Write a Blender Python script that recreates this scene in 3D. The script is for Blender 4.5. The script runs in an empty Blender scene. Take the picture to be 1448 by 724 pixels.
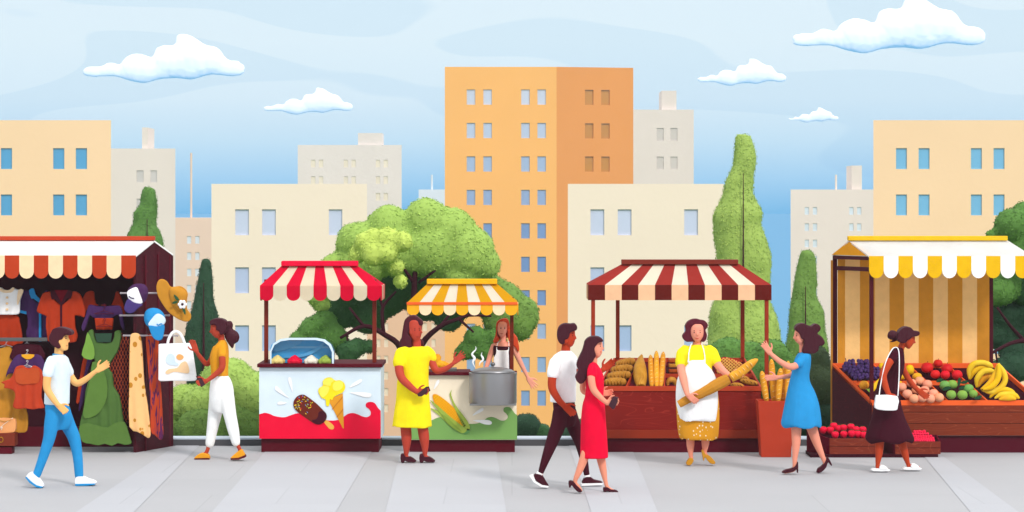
import bpy, math, random
import numpy as np
from mathutils import Vector, Matrix, noise as mnoise
random.seed(7); rs=np.random.RandomState(5)
scene=bpy.context.scene
COL=scene.collection
S=3600.0; H0=10200.0/3600.0; CX=724.0; HY=300.0
def P(x,y,D): return Vector(((x-CX)*D/S, D, H0+(HY-y)*D/S))
def GD(y): return S*H0/(y-HY)          # distance of the ground seen at row y
def lin(h):
    h=h.lstrip('#'); o=[]
    for i in (0,2,4):
        c=int(h[i:i+2],16)/255; o.append(c/12.92 if c<=.04045 else ((c+.055)/1.055)**2.4)
    return o
# ---------------------------------------------------------------- materials
MATS={}
GAIN=0.92
def newmat(key):
    m=bpy.data.materials.new(key); m.use_nodes=True; MATS[key]=m
    nt=m.node_tree; b=nt.nodes['Principled BSDF']; return m,nt,b
def bumpn(nt,b,scale,strength,detail=3,dist=.01):
    tc=nt.nodes.new('ShaderNodeTexCoord'); n=nt.nodes.new('ShaderNodeTexNoise'); n.inputs['Scale'].default_value=scale; n.inputs['Detail'].default_value=detail
    bp=nt.nodes.new('ShaderNodeBump'); bp.inputs['Strength'].default_value=strength; bp.inputs['Distance'].default_value=dist
    nt.links.new(tc.outputs['Object'],n.inputs['Vector']); nt.links.new(n.outputs['Fac'],bp.inputs['Height']); nt.links.new(bp.outputs['Normal'],b.inputs['Normal'])
def mixcol(nt,fac,c1,c2):
    mx=nt.nodes.new('ShaderNodeMix'); mx.data_type='RGBA'
    nt.links.new(fac,mx.inputs[0]); mx.inputs[6].default_value=(*c1,1); mx.inputs[7].default_value=(*c2,1); return mx.outputs[2]
def sc(c,k): return [min(.95,v*k) for v in c]
def M(hexc,kind='plain',rough=.6,h2=None,scale=1.0,size=.3):
    key=f'{kind}_{hexc}_{h2}_{scale}_{size}_{rough}'
    if key in MATS: return MATS[key]
    m,nt,b=newmat(key); c=sc(lin(hexc),GAIN); L=nt.links.new
    b.inputs['Base Color'].default_value=(*c,1); b.inputs['Roughness'].default_value=rough
    b.inputs['Specular IOR Level'].default_value=.12
    tc=nt.nodes.new('ShaderNodeTexCoord')
    def noise(s,d=3,vec=None,dist=0):
        n=nt.nodes.new('ShaderNodeTexNoise'); n.inputs['Scale'].default_value=s; n.inputs['Detail'].default_value=d; n.inputs['Distortion'].default_value=dist
        L(vec or tc.outputs['Object'],n.inputs['Vector']); return n.outputs['Fac']
    def mapping(v):
        mp=nt.nodes.new('ShaderNodeMapping'); mp.inputs['Scale'].default_value=v; L(tc.outputs['Object'],mp.inputs['Vector']); return mp.outputs[0]
    def ramp(f,stops):
        r=nt.nodes.new('ShaderNodeValToRGB'); e=r.color_ramp.elements
        while len(e)<len(stops): e.new(.5)
        for q,(p,v) in enumerate(stops): e[q].position=p; e[q].color=(v,v,v,1)
        L(f,r.inputs[0]); return r.outputs[0]
    if kind=='plain':
        L(mixcol(nt,ramp(noise(3.0,5),[(.3,0),(.75,1)]),sc(c,.94),sc(c,1.05)),b.inputs['Base Color'])
    elif kind=='cloth':
        b.inputs['Roughness'].default_value=.9; b.inputs['Specular IOR Level'].default_value=.1
        b.inputs['Sheen Weight'].default_value=.0
        L(mixcol(nt,ramp(noise(9,4),[(.3,0),(.7,1)]),sc(c,.93),sc(c,1.04)),b.inputs['Base Color'])
        bp=nt.nodes.new('ShaderNodeBump'); bp.inputs['Strength'].default_value=.35; bp.inputs['Distance'].default_value=.02
        L(noise(9,3),bp.inputs['Height'])
        b2=nt.nodes.new('ShaderNodeBump'); b2.inputs['Strength'].default_value=.25; b2.inputs['Distance'].default_value=.003
        L(noise(260,2),b2.inputs['Height']); L(bp.outputs[0],b2.inputs['Normal']); L(b2.outputs[0],b.inputs['Normal'])
    elif kind=='awning':
        b.inputs['Roughness'].default_value=.9; b.inputs['Specular IOR Level'].default_value=.1
        tl=nt.nodes.new('ShaderNodeBsdfTranslucent'); tl.inputs['Color'].default_value=(*c,1); ms=nt.nodes.new('ShaderNodeMixShader'); ms.inputs[0].default_value=size
        bp=nt.nodes.new('ShaderNodeBump'); bp.inputs['Strength'].default_value=.5; bp.inputs['Distance'].default_value=.03; L(noise(5,3),bp.inputs['Height']); L(bp.outputs[0],b.inputs['Normal'])
        L(mixcol(nt,ramp(noise(4,5),[(.3,0),(.75,1)]),sc(c,.92),sc(c,1.03)),b.inputs['Base Color'])
        L(b.outputs[0],ms.inputs[1]); L(tl.outputs[0],ms.inputs[2]); L(ms.outputs[0],nt.nodes['Material Output'].inputs['Surface'])
    elif kind=='skin':
        b.inputs['Roughness'].default_value=.55
        b.inputs['Subsurface Weight'].default_value=.0
        bumpn(nt,b,120,.08,2,.003)
        L(mixcol(nt,noise(14,3),sc(c,.95),sc(c,1.04)),b.inputs['Base Color'])
    elif kind=='hair':
        b.inputs['Roughness'].default_value=.6; b.inputs['Specular IOR Level'].default_value=.18
        v=mapping((60,60,9)); bp=nt.nodes.new('ShaderNodeBump'); bp.inputs['Strength'].default_value=.45; bp.inputs['Distance'].default_value=.012
        L(noise(1,3,v,.6),bp.inputs['Height']); L(bp.outputs[0],b.inputs['Normal'])
    elif kind=='wood':
        v=mapping((.8*scale,1.5*scale,5.5*scale))
        w=nt.nodes.new('ShaderNodeTexNoise'); w.inputs['Scale'].default_value=1.3; w.inputs['Detail'].default_value=1.5; w.inputs['Distortion'].default_value=.5; L(v,w.inputs['Vector'])
        mm=nt.nodes.new('ShaderNodeMath'); mm.operation='MULTIPLY'; mm.inputs[1].default_value=14; L(w.outputs['Fac'],mm.inputs[0])
        fr=nt.nodes.new('ShaderNodeMath'); fr.operation='FRACT'; L(mm.outputs[0],fr.inputs[0])
        r=ramp(fr.outputs[0],[(.0,0),(.42,.0),(.5,1),(.58,0)])
        c2=sc(lin(h2),GAIN) if h2 else sc(c,1.35)
        L(mixcol(nt,r,c,c2),b.inputs['Base Color'])
        v2=mapping((3,3,90)); bp=nt.nodes.new('ShaderNodeBump'); bp.inputs['Strength'].default_value=.3; bp.inputs['Distance'].default_value=.004
        L(noise(1,3,v2),bp.inputs['Height']); L(bp.outputs[0],b.inputs['Normal'])
    elif kind=='dots':
        v=mapping((scale,scale*.4,scale*.8)); vo=nt.nodes.new('ShaderNodeTexVoronoi'); vo.inputs['Scale'].default_value=1; vo.inputs['Randomness'].default_value=.6; L(v,vo.inputs['Vector'])
        r=ramp(vo.outputs['Distance'],[(size,1),(size+.04,0)])
        L(mixcol(nt,r,c,sc(lin(h2),GAIN)),b.inputs['Base Color']); b.inputs['Roughness'].default_value=.85
        bumpn(nt,b,12,.4,3,.02)
    elif kind=='stripes':
        v=mapping((scale,scale*.5,scale*.12)); wv=nt.nodes.new('ShaderNodeTexNoise'); wv.inputs['Scale'].default_value=1.; wv.inputs['Detail'].default_value=1; wv.inputs['Distortion'].default_value=1.; L(v,wv.inputs['Vector'])
        r=ramp(wv.outputs['Fac'],[(.52,0),(.56,1),(.64,1),(.68,0)])
        L(mixcol(nt,r,c,sc(lin(h2),GAIN)),b.inputs['Base Color']); b.inputs['Roughness'].default_value=.85
        bumpn(nt,b,12,.4,3,.02)
    elif kind=='metal':
        b.inputs['Metallic'].default_value=.75; b.inputs['Roughness'].default_value=rough
        v=mapping((2,2,120)); bp=nt.nodes.new('ShaderNodeBump'); bp.inputs['Strength'].default_value=.08; bp.inputs['Distance'].default_value=.003
        L(noise(1,2,v),bp.inputs['Height']); L(bp.outputs[0],b.inputs['Normal'])
    elif kind=='gloss':
        b.inputs['Roughness'].default_value=.12; b.inputs['Specular IOR Level'].default_value=.5
    elif kind=='window':
        b.inputs['Roughness'].default_value=.15; b.inputs['Specular IOR Level'].default_value=.5
        L(mixcol(nt,noise(.25,2),sc(c,.9),sc(c,1.06)),b.inputs['Base Color'])
    elif kind=='glass':
        b.inputs['Roughness'].default_value=.05; b.inputs['Alpha'].default_value=size
    elif kind=='food':
        b.inputs['Roughness'].default_value=.5
        c2=sc(lin(h2),GAIN) if h2 else sc(c,.8)
        L(mixcol(nt,ramp(noise(scale*12,3),[(.35,0),(.65,1)]),c,c2),b.inputs['Base Color']); bumpn(nt,b,60,.3,3,.006)
    elif kind=='wall':
        b.inputs['Roughness'].default_value=.85
        L(mixcol(nt,ramp(noise(.12,5),[(.3,0),(.7,1)]),sc(c,.965),sc(c,1.02)),b.inputs['Base Color']); bumpn(nt,b,3,.15,4,.05)
    elif kind=='leaf':
        b.inputs['Roughness'].default_value=.7; b.inputs['Specular IOR Level'].default_value=.15
        g=nt.nodes.new('ShaderNodeNewGeometry')
        L(mixcol(nt,g.outputs['Random Per Island'],sc(c,.92),sc(c,1.11)),b.inputs['Base Color'])
    elif kind=='paving':
        b.inputs['Roughness'].default_value=.8
        v=mapping((1,1,1)); br=nt.nodes.new('ShaderNodeTexBrick'); br.inputs['Scale'].default_value=1; br.inputs['Brick Width'].default_value=6.0; br.inputs['Row Height'].default_value=1.5
        br.inputs['Mortar Size'].default_value=.008; br.inputs['Mortar Smooth'].default_value=.3
        br.inputs['Color1'].default_value=(*sc(c,.985),1); br.inputs['Color2'].default_value=(*sc(c,1.015),1); br.inputs['Mortar'].default_value=(*sc(c,.9),1); L(v,br.inputs['Vector'])
        mx=nt.nodes.new('ShaderNodeMix'); mx.data_type='RGBA'; mx.blend_type='MULTIPLY'; mx.inputs[0].default_value=1
        L(br.outputs['Color'],mx.inputs[6]); L(mixcol(nt,noise(.7,6),(.93,.93,.93),(1.04,1.04,1.04)),mx.inputs[7]); L(mx.outputs[2],b.inputs['Base Color'])
        bumpn(nt,b,60,.08,4,.004)
    elif kind=='water_old': pass
    elif kind=='water':
        b.inputs['Roughness'].default_value=.7; b.inputs['Specular IOR Level'].default_value=.1
        b.inputs['Base Color'].default_value=(*c,1)
    return m
# ---------------------------------------------------------------- objects
def tag(o,label=None,cat=None,group=None,kind=None):
    if label: o['label']=label
    if cat: o['category']=cat
    if group: o['group']=group
    if kind: o['kind']=kind
    return o
def thing(name,loc,label,cat,group=None):
    o=bpy.data.objects.new(name,None); COL.objects.link(o); o.location=loc; o.empty_display_size=.1
    return tag(o,label,cat,group)
def finish(name,verts,faces,mids,mats,parent=None,smooth=False,bevel=0,origin=None,segs=2):
    base=Vector(parent['_w']) if (parent is not None and '_w' in parent) else (worldloc(parent) if parent is not None else None)
    if base is None:
        if origin is None:
            a=np.array([tuple(v) for v in verts]); mn=a.min(0); mx=a.max(0)
            origin=Vector(((mn[0]+mx[0])/2,(mn[1]+mx[1])/2,mn[2]))
        base=Vector(origin)
    me=bpy.data.meshes.new(name)
    me.from_pydata([tuple(Vector(v)-base) for v in verts],[],faces)
    for m in mats: me.materials.append(m)
    if len(mats)>1: me.polygons.foreach_set('material_index',mids)
    if smooth: me.polygons.foreach_set('use_smooth',[True]*len(me.polygons))
    me.update()
    o=bpy.data.objects.new(name,me); COL.objects.link(o)
    if parent is not None: o.parent=parent
    else: o.location=base
    if bevel:
        bv=o.modifiers.new('b','BEVEL'); bv.width=bevel; bv.segments=segs; bv.limit_method='ANGLE'; bv.angle_limit=.6; bv.harden_normals=False
    return o
def worldloc(o):
    v=Vector(o.location); p=o.parent
    while p is not None: v+=Vector(p.location); p=p.parent
    return v
def clampx(poly,x0,x1): return [(min(x1,max(x0,p[0])),p[1]) for p in poly]
def inpoly(x,y,poly):
    c=False; n=len(poly); j=n-1
    for i in range(n):
        xi,yi=poly[i][0],poly[i][1]; xj,yj=poly[j][0],poly[j][1]
        if (yi>y)!=(yj>y) and x<(xj-xi)*(y-yi)/(yj-yi)+xi: c=not c
        j=i
    return c
def smoothpoly(poly,n=4):
    out=[]; N=len(poly)
    for i in range(N):
        p0,p1,p2,p3=[np.array(poly[(i+k)%N][:2],float) for k in (-1,0,1,2)]
        for t in np.arange(n)/n:
            out.append(tuple(.5*((2*p1)+(-p0+p2)*t+(2*p0-5*p1+4*p2-p3)*t*t+(-p0+3*p1-3*p2+p3)*t**3)))
    return out
def resample(pts,n=5):
    """Catmull-Rom through points of any dimension (open)"""
    pts=[np.array(p,float) for p in pts]
    if len(pts)==2: return [pts[0]*(1-t)+pts[1]*t for t in np.linspace(0,1,n+1)]
    out=[]
    for i in range(len(pts)-1):
        p1,p2=pts[i],pts[i+1]; p0=pts[i-1] if i>0 else 2*p1-p2; p3=pts[i+2] if i+2<len(pts) else 2*p2-p1
        for t in np.arange(n)/n:
            out.append(.5*((2*p1)+(-p0+p2)*t+(2*p0-5*p1+4*p2-p3)*t*t+(-p0+3*p1-3*p2+p3)*t**3))
    out.append(pts[-1]); return out
from mathutils.geometry import tessellate_polygon
_ico={}
def icos(sub):
    if sub not in _ico:
        import bmesh
        bm=bmesh.new(); bmesh.ops.create_icosphere(bm,subdivisions=sub,radius=1)
        _ico[sub]=([tuple(v.co) for v in bm.verts],[tuple(v.index for v in f.verts) for f in bm.faces]); bm.free()
    return _ico[sub]
class MB:
    """collects geometry (world coordinates) that becomes ONE mesh object"""
    def __init__(s): s.v=[];s.f=[];s.m=[];s.mats=[]
    def mi(s,mat):
        if mat not in s.mats: s.mats.append(mat)
        return s.mats.index(mat)
    def add(s,vs,fs,mat):
        o=len(s.v); s.v+= [Vector(v) for v in vs]; k=s.mi(mat)
        s.f+=[tuple(i+o for i in f) for f in fs]; s.m+=[k]*len(fs)
    def box3(s,a,b,mat):
        x0,y0,z0=a;x1,y1,z1=b
        s.add([(x0,y0,z0),(x1,y0,z0),(x1,y1,z0),(x0,y1,z0),(x0,y0,z1),(x1,y0,z1),(x1,y1,z1),(x0,y1,z1)],
              [(0,3,2,1),(4,5,6,7),(0,1,5,4),(1,2,6,5),(2,3,7,6),(3,0,4,7)],mat)
    def box(s,x0,y0,x1,y1,D0,D1,mat):
        a=P(x0,y1,D0); b=P(x1,y0,D0); s.box3((a.x,D0,a.z),(b.x,D1,b.z),mat)
    def quad(s,pts,mat): s.add(pts,[(0,1,2,3)],mat)
    def slab(s,quad,th,mat):
        """a 4-corner sheet given thickness along its normal"""
        q=[Vector(p) for p in quad]; n=(q[1]-q[0]).cross(q[3]-q[0]); n.normalize(); n*=th
        s.add(q+[p-n for p in q],[(0,1,2,3),(7,6,5,4),(0,4,5,1),(1,5,6,2),(2,6,7,3),(3,7,4,0)],mat)
    def prism(s,poly,D0,D1,mat,frame=None,smooth=0,wmap=None):
        if smooth: poly=smoothpoly(poly,smooth)
        f=frame or (lambda x,y,D:P(x,y,D))
        a=[f(p[0],p[1],D0) for p in poly]; n=len(a)
        b=[Vector((p.x,p.y+(D1-D0),p.z)) for p in a]
        tris=tessellate_polygon([[Vector((p.x,p.z,0)) for p in a]])
        fs=[tuple(t) for t in tris]+[tuple(i+n for i in reversed(t)) for t in tris]
        area=sum(a[i].x*a[(i+1)%n].z-a[(i+1)%n].x*a[i].z for i in range(n))
        # consistent winding: front faces towards -Y
        def orient(t): 
            u=(a[t[1]]-a[t[0]]);w=(a[t[2]]-a[t[0]]); return u.x*w.z-u.z*w.x
        fs=[]
        for t in tris:
            t=tuple(t) if orient(t)>0 else tuple(reversed(t))
            fs.append(t); fs.append(tuple(i+n for i in reversed(t)))
        for i in range(n):
            j=(i+1)%n
            fs.append((i,i+n,j+n,j) if area>0 else (j,j+n,i+n,i))
        s.add(a+b,fs,mat)
    def tube(s,pts,mat,seg=8,cap=True,res=4,flat=1.0):
        """pts: (x,y,z,r) world"""
        pts=resample(pts,res); rings=[]
        vs=[];fs=[]; n=len(pts); up=None
        for i,p in enumerate(pts):
            a=np.array(pts[max(0,i-1)][:3]); b=np.array(pts[min(n-1,i+1)][:3]); t=Vector(b-a)
            if t.length<1e-9: t=Vector((0,0,1))
            t.normalize()
            if up is None:
                up=t.orthogonal()
                yv=Vector((0,1,0)); q=yv-t*yv.dot(t)
                if q.length>.2: up=q
                up.normalize()
            else:
                up=up-t*up.dot(t); up.normalize()
            sd=t.cross(up); r=max(float(p[3]),1e-5); c=Vector(p[:3])
            for k in range(seg):
                an=2*math.pi*k/seg; vs.append(c+up*(math.cos(an)*r*flat)+sd*(math.sin(an)*r))
        for i in range(n-1):
            for k in range(seg):
                k2=(k+1)%seg; fs.append((i*seg+k,i*seg+k2,(i+1)*seg+k2,(i+1)*seg+k))
        if cap:
            fs.append(tuple(reversed(range(seg)))); fs.append(tuple((n-1)*seg+k for k in range(seg)))
        s.add(vs,fs,mat)
    def ball(s,c,r,mat,sub=2,sq=(1,1,1)):
        v,f=icos(sub); c=Vector(c); s.add([c+Vector((a*r*sq[0],b*r*sq[1],d*r*sq[2])) for a,b,d in v],f,mat)
    def loft(s,rows,mat,frame=None,D=30,seg=28,expo=2.2,folds=0,fk=9,hem=0):
        """rows: (y, xl, xr, halfdepth_m[, dy]) closed solid through horizontal ellipses"""
        f=frame or (lambda x,y,dd:P(x,y,D+dd))
        R=[]
        rows=[(r[0],r[1],r[2],r[3],(r[4] if len(r)>4 else 0)) for r in rows]
        rows=resample(rows,4); n=len(rows); vs=[]
        for i,(y,xl,xr,hd,dy) in enumerate(rows):
            a=f(xl,y,dy);b=f(xr,y,dy); cx=(a.x+b.x)/2; hw=abs(b.x-a.x)/2; t=i/(n-1)
            for k in range(seg):
                an=2*math.pi*k/seg; ca,sa=math.cos(an),math.sin(an)
                ex=2/expo; X=math.copysign(abs(ca)**ex,ca); Y=math.copysign(abs(sa)**ex,sa)
                am=1+folds*(t**1.5)*math.sin(fk*an+1.3+2*t)
                am2=1+(am-1)*.3
                zz=a.z+ (hem*math.sin(fk*.7*an)*max(0,(t-.8)/.2) if hem else 0)
                vs.append(Vector((cx+hw*X*am2,a.y+hd*Y*am,zz)))
        fs=[]
        for i in range(n-1):
            for k in range(seg):
                k2=(k+1)%seg; fs.append((i*seg+k,(i+1)*seg+k,(i+1)*seg+k2,i*seg+k2))
        fs.append(tuple(range(seg))); fs.append(tuple((n-1)*seg+k for k in reversed(range(seg))))
        s.add(vs,fs,mat)
    def fill(s,poly,mat,frame=None,D=30,maxr=.1,n=220,minr=.25,dy=0,sq=1.0,jit=0,seed=1,sub=2):
        """packs balls inside an outline so that their union has that outline and real depth"""
        f=frame or (lambda x,y,dd:P(x,y,D+dd))
        r0=random.Random(seed)
        w=[f(p[0],p[1],dy) for p in smoothpoly(poly,3)]
        a=np.array([(p.x,p.z) for p in w]); Y=w[0].y
        b=np.roll(a,-1,0); mn=a.min(0); mx=a.max(0); placed=[]
        tries=0; cand=[]
        while len(cand)<n*4 and tries<n*40:
            tries+=1; x=r0.uniform(mn[0],mx[0]); z=r0.uniform(mn[1],mx[1])
            if not inpoly(x,z,a.tolist()): continue
            p=np.array((x,z)); ab=b-a; t=np.clip(((p-a)*ab).sum(1)/np.maximum((ab**2).sum(1),1e-12),0,1)
            d=np.sqrt((((a+ab*t[:,None])-p)**2).sum(1)).min(); cand.append((d,x,z))
        cand.sort(reverse=True); step=max(1,len(cand)//n)
        for d,x,z in cand:
            r=min(d,maxr)
            if any((x-q[0])**2+(z-q[1])**2<(q[2]*.32)**2 for q in placed if abs(q[2]-r)<.6*q[2]): continue
            if r<maxr*minr*.3: continue
            placed.append((x,z,r))
            if len(placed)>=n: break
        for x,z,r in placed: s.ball((x,Y+r0.uniform(-1,1)*jit,z),r,mat,sub,(1,sq,1))
        return s
    def build(s,name,parent=None,smooth=False,bevel=0,origin=None,segs=2):
        return finish(name,s.v,s.f,s.m,s.mats,parent,smooth,bevel,origin,segs)
    def sculpt(s,name,parent=None,voxel=.01,smooth=3,origin=None,fac=.5):
        """voxel remesh the union of the pieces: one continuous surface"""
        me=bpy.data.meshes.new('tmp'); me.from_pydata([tuple(v) for v in s.v],[],s.f); me.update()
        t=bpy.data.objects.new('tmp',me); COL.objects.link(t)
        r=t.modifiers.new('r','REMESH'); r.mode='VOXEL'; r.voxel_size=voxel
        if smooth: q=t.modifiers.new('s','SMOOTH'); q.factor=fac; q.iterations=smooth
        bpy.context.view_layer.update()
        dg=bpy.context.evaluated_depsgraph_get(); em=bpy.data.meshes.new_from_object(t.evaluated_get(dg))
        nv=len(em.vertices); co=np.empty(nv*3,np.float32); em.vertices.foreach_get('co',co); co=co.reshape(-1,3)
        base=worldloc(parent) if parent is not None else (Vector(origin) if origin is not None else Vector(((co[:,0].min()+co[:,0].max())/2,(co[:,1].min()+co[:,1].max())/2,co[:,2].min())))
        co-=np.array(base,np.float32); em.vertices.foreach_set('co',co.ravel())
        em.materials.clear(); em.materials.append(s.mats[0])
        em.polygons.foreach_set('material_index',[0]*len(em.polygons)); em.polygons.foreach_set('use_smooth',[True]*len(em.polygons)); em.update(); em.name=name
        bpy.data.objects.remove(t); bpy.data.meshes.remove(me)
        o=bpy.data.objects.new(name,em); COL.objects.link(o)
        if parent is not None: o.parent=parent
        else: o.location=base
        return o
def leaves(mb,src_v,src_f,n,size,mats,spread=.5,seed=1,aspect=.55,drop=None):
    """many small leaves spread over (and a little off) the surface of a volume"""
    rng=np.random.RandomState(seed); V=np.array([tuple(v) for v in src_v]); F=[]
    for f in src_f:
        for k in range(1,len(f)-1): F.append((f[0],f[k],f[k+1]))
    F=np.array(F); A=V[F[:,0]];B=V[F[:,1]];C=V[F[:,2]]; N=np.cross(B-A,C-A); ar=np.linalg.norm(N,axis=1); N=N/np.maximum(ar[:,None],1e-12)
    idx=rng.choice(len(F),n,p=ar/ar.sum()); u=rng.rand(n,1); v=rng.rand(n,1); k=(u+v)>1; u=np.where(k,1-u,u); v=np.where(k,1-v,v)
    p=A[idx]+(B-A)[idx]*u+(C-A)[idx]*v+N[idx]*rng.uniform(-.6,1.,(n,1))*size*spread
    nn=N[idx]+rng.normal(0,.28,(n,3)); nn/=np.linalg.norm(nn,axis=1)[:,None]
    t=np.cross(nn,rng.normal(0,1,(n,3))); t/=np.linalg.norm(t,axis=1)[:,None]; bt=np.cross(nn,t)
    s_=size*rng.uniform(.6,1.25,(n,1)); 
    q=np.stack([p-t*s_*.5,p+bt*s_*aspect*.5+nn*s_*.1,p+t*s_*.5,p-bt*s_*aspect*.5+nn*s_*.1],1)
    o=len(mb.v); mi=[mb.mi(m) for m in mats]
    mb.v+= [Vector(x) for x in q.reshape(-1,3).tolist()]
    mb.f+= [(o+4*i,o+4*i+1,o+4*i+2,o+4*i+3) for i in range(n)]
    mb.m+= [mi[0] if len(mi)==1 else mi[int(r*len(mi))] for r in rng.rand(n)]
def ordn(i): return ['first','second','third','fourth','fifth','sixth','seventh','eighth','ninth','tenth','eleventh','twelfth','thirteenth','fourteenth','fifteenth','sixteenth'][i]
# ================================================================ camera, light, sky
cam=bpy.data.cameras.new('camera'); co=bpy.data.objects.new('camera',cam); COL.objects.link(co)
co.location=(0,0,H0); co.rotation_euler=(math.radians(90),0,0); cam.sensor_width=36; cam.lens=S/1448*36
cam.shift_y=-62/1448; cam.clip_end=200000; cam.clip_start=.5; scene.camera=co
EL,AZ=math.radians(38),math.radians(30)     # sun high, in front of the stalls and to the right
sd=Vector((math.sin(AZ)*math.cos(EL),-math.cos(AZ)*math.cos(EL),math.sin(EL)))
sun=bpy.data.lights.new('sun','SUN'); so=bpy.data.objects.new('sun',sun); COL.objects.link(so)
so.rotation_euler=sd.to_track_quat('Z','Y').to_euler(); sun.energy=2.0; sun.angle=math.radians(9); sun.color=(1,.94,.91)
w=bpy.data.worlds.new('World'); scene.world=w; w.use_nodes=True; nt=w.node_tree; L=nt.links.new
bg=nt.nodes['Background']; tc=nt.nodes.new('ShaderNodeTexCoord'); sx=nt.nodes.new('ShaderNodeSeparateXYZ'); L(tc.outputs['Generated'],sx.inputs[0])
rp=nt.nodes.new('ShaderNodeValToRGB'); mr=nt.nodes.new('ShaderNodeMapRange'); mr.inputs['From Min'].default_value=-.02; mr.inputs['From Max'].default_value=.14
L(sx.outputs['Z'],mr.inputs[0]); L(mr.outputs[0],rp.inputs[0])
def el(y): return ((300-y)/3600+.02)/.16
e=rp.color_ramp.elements
stops=[(el(372),'#2092dc'),(el(300),'#54b6ee'),(el(255),'#92cff8'),(el(200),'#bfe5fd'),(el(140),'#d8f0ff'),(el(60),'#e0f4ff'),(.86,'#e2f4ff'),(1,'#f3f4f4')]
while len(e)<len(stops): e.new(.5)
for i,(p,c) in enumerate(stops): e[i].position=max(0,p); e[i].color=(*lin(c),1)
# thin high cloud drifting as slightly deeper bands
mp=nt.nodes.new('ShaderNodeMapping'); mp.inputs['Scale'].default_value=(7,7,26); L(tc.outputs['Generated'],mp.inputs[0])
nz=nt.nodes.new('ShaderNodeTexNoise'); nz.inputs['Scale'].default_value=1.3; nz.inputs['Detail'].default_value=0; nz.inputs['Distortion'].default_value=.8; L(mp.outputs[0],nz.inputs['Vector'])
r2=nt.nodes.new('ShaderNodeValToRGB'); r2.color_ramp.elements[0].position=.52; r2.color_ramp.elements[1].position=.535
r2.color_ramp.elements[0].color=(1,1,1,1); r2.color_ramp.elements[1].color=(.90,.945,.975,1); L(nz.outputs['Fac'],r2.inputs[0])
mx=nt.nodes.new('ShaderNodeMix'); mx.data_type='RGBA'; mx.blend_type='MULTIPLY'; mx.inputs[0].default_value=1; L(rp.outputs[0],mx.inputs[6]); L(r2.outputs[0],mx.inputs[7])
L(mx.outputs[2],bg.inputs['Color']); bg.inputs['Strength'].default_value=1.0
m2=nt.nodes.new('ShaderNodeMapRange'); m2.interpolation_type='SMOOTHSTEP'
for k_,v_ in (('From Min',.12),('From Max',.6),('To Min',1.0),('To Max',1.6)): m2.inputs[k_].default_value=v_
L(sx.outputs['Z'],m2.inputs[0]); L(m2.outputs[0],bg.inputs['Strength'])
scene.view_settings.view_transform='Standard'; scene.view_settings.look='None'; scene.view_settings.exposure=0; scene.view_settings.gamma=1
scene.render.engine='CYCLES'; scene.cycles.max_bounces=6; scene.cycles.diffuse_bounces=3
scene.render.resolution_x=1024; scene.render.resolution_y=512
# ================================================================ ground, kerb, hill, sea
KD=30.88
def struct(mb,name,**k):
    o=mb.build(name,**k); o['kind']='structure'; return o
g=MB(); n=1
g.add([(-120,-60,0),(120,-60,0),(120,KD,0),(-120,KD,0),(120,KD,-4),(-120,KD,-4)],[(0,1,2,3),(3,2,4,5)],M('#b3b3b6','paving')); struct(g,'pavement',origin=(0,0,0))
for band in ([(246,632),(280,632),(190,724),(108,724)],[(374,640),(525,640),(475,724),(300,724)],[(566,640),(702,640),(716,724),(545,724)],[(806,634),(894,636),(930,724),(836,724)],[(1302,640),(1326,640),(1440,724),(1372,724)]):  # bands of reflected light on the ground, painted as paler paving
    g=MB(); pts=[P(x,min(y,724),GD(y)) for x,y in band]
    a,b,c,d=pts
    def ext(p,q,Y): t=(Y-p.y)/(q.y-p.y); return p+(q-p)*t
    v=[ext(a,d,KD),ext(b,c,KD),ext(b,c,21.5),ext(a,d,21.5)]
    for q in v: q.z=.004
    g.add(v,[(3,2,1,0)],M('#babbc0','paving')); struct(g,'painted_light_band')
g=MB(); g.box3((-120,KD,-.5),(120,KD+.22,.075),M('#58585c','plain',.8)); g.box3((-120,KD-.004,.0755),(120,KD+.224,.10),M('#cfdce8','plain',.5)); struct(g,'kerb',bevel=.004)
g=MB(); nx,ny=60,40; vs=[];fs=[]
for j in range(ny+1):
    for i in range(nx+1):
        D=KD+.25+(430-KD)*(j/ny)**2; x=-900+1800*i/nx
        vs.append((x,D,-.5-.099*(D-31)-(1.2 if j==ny else 0)+ (0 if j<3 else .25*mnoise.noise(Vector((x*.03,D*.03,0))))))
for j in range(ny):
    for i in range(nx): a=j*(nx+1)+i; fs.append((a,a+1,a+nx+2,a+nx+1))
g.add(vs,fs,M('#5d7a3c','plain',.9)); struct(g,'hillside',smooth=True,origin=(0,31,0))
g=MB(); g.add([(-80000,-80000,-41),(80000,-80000,-41),(80000,80000,-41),(-80000,80000,-41)],[(0,1,2,3)],M('#3690c0','water')); struct(g,'sea',origin=(0,0,-41))
# ================================================================ clouds
def cloud(poly,D,maxr,label,seed):
    m=MB(); m.fill(poly,M('#ffffff','cloth'),D=D,maxr=maxr,n=260,seed=seed,sq=.4,minr=.1)
    o=m.sculpt('cloud',voxel=D*.00045,smooth=3); tag(o,label,'cloud','clouds in the pale sky'); o.data.materials.clear()
    o.data.materials.append(CLM)
CLM,_nt,_b=newmat('cloud_white'); _b.inputs['Base Color'].default_value=(.98,.98,.98,1); _b.inputs['Roughness'].default_value=1; _b.inputs['Specular IOR Level'].default_value=0
shape=[(233,200),(250,187),(285,186),(310,174),(340,180),(350,165),(380,150),(410,153),(432,160),(440,138),(460,126),(495,125),(500,98),(515,93),(545,100),(585,125),(620,133),(645,165),(680,172),(697,190),(690,210),(660,217),(600,212),(545,226),(500,222),(450,226),(412,236),(370,230),(325,217),(270,219),(240,214)]
def cl(x0,y0,x1,y1,D,mr,label,seed):
    px=[(x0+(a-233)/(697-233)*(x1-x0), y0+(b-93)/(236-93)*(y1-y0)) for a,b in shape]; cloud(px,D,mr,label,seed)
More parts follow.
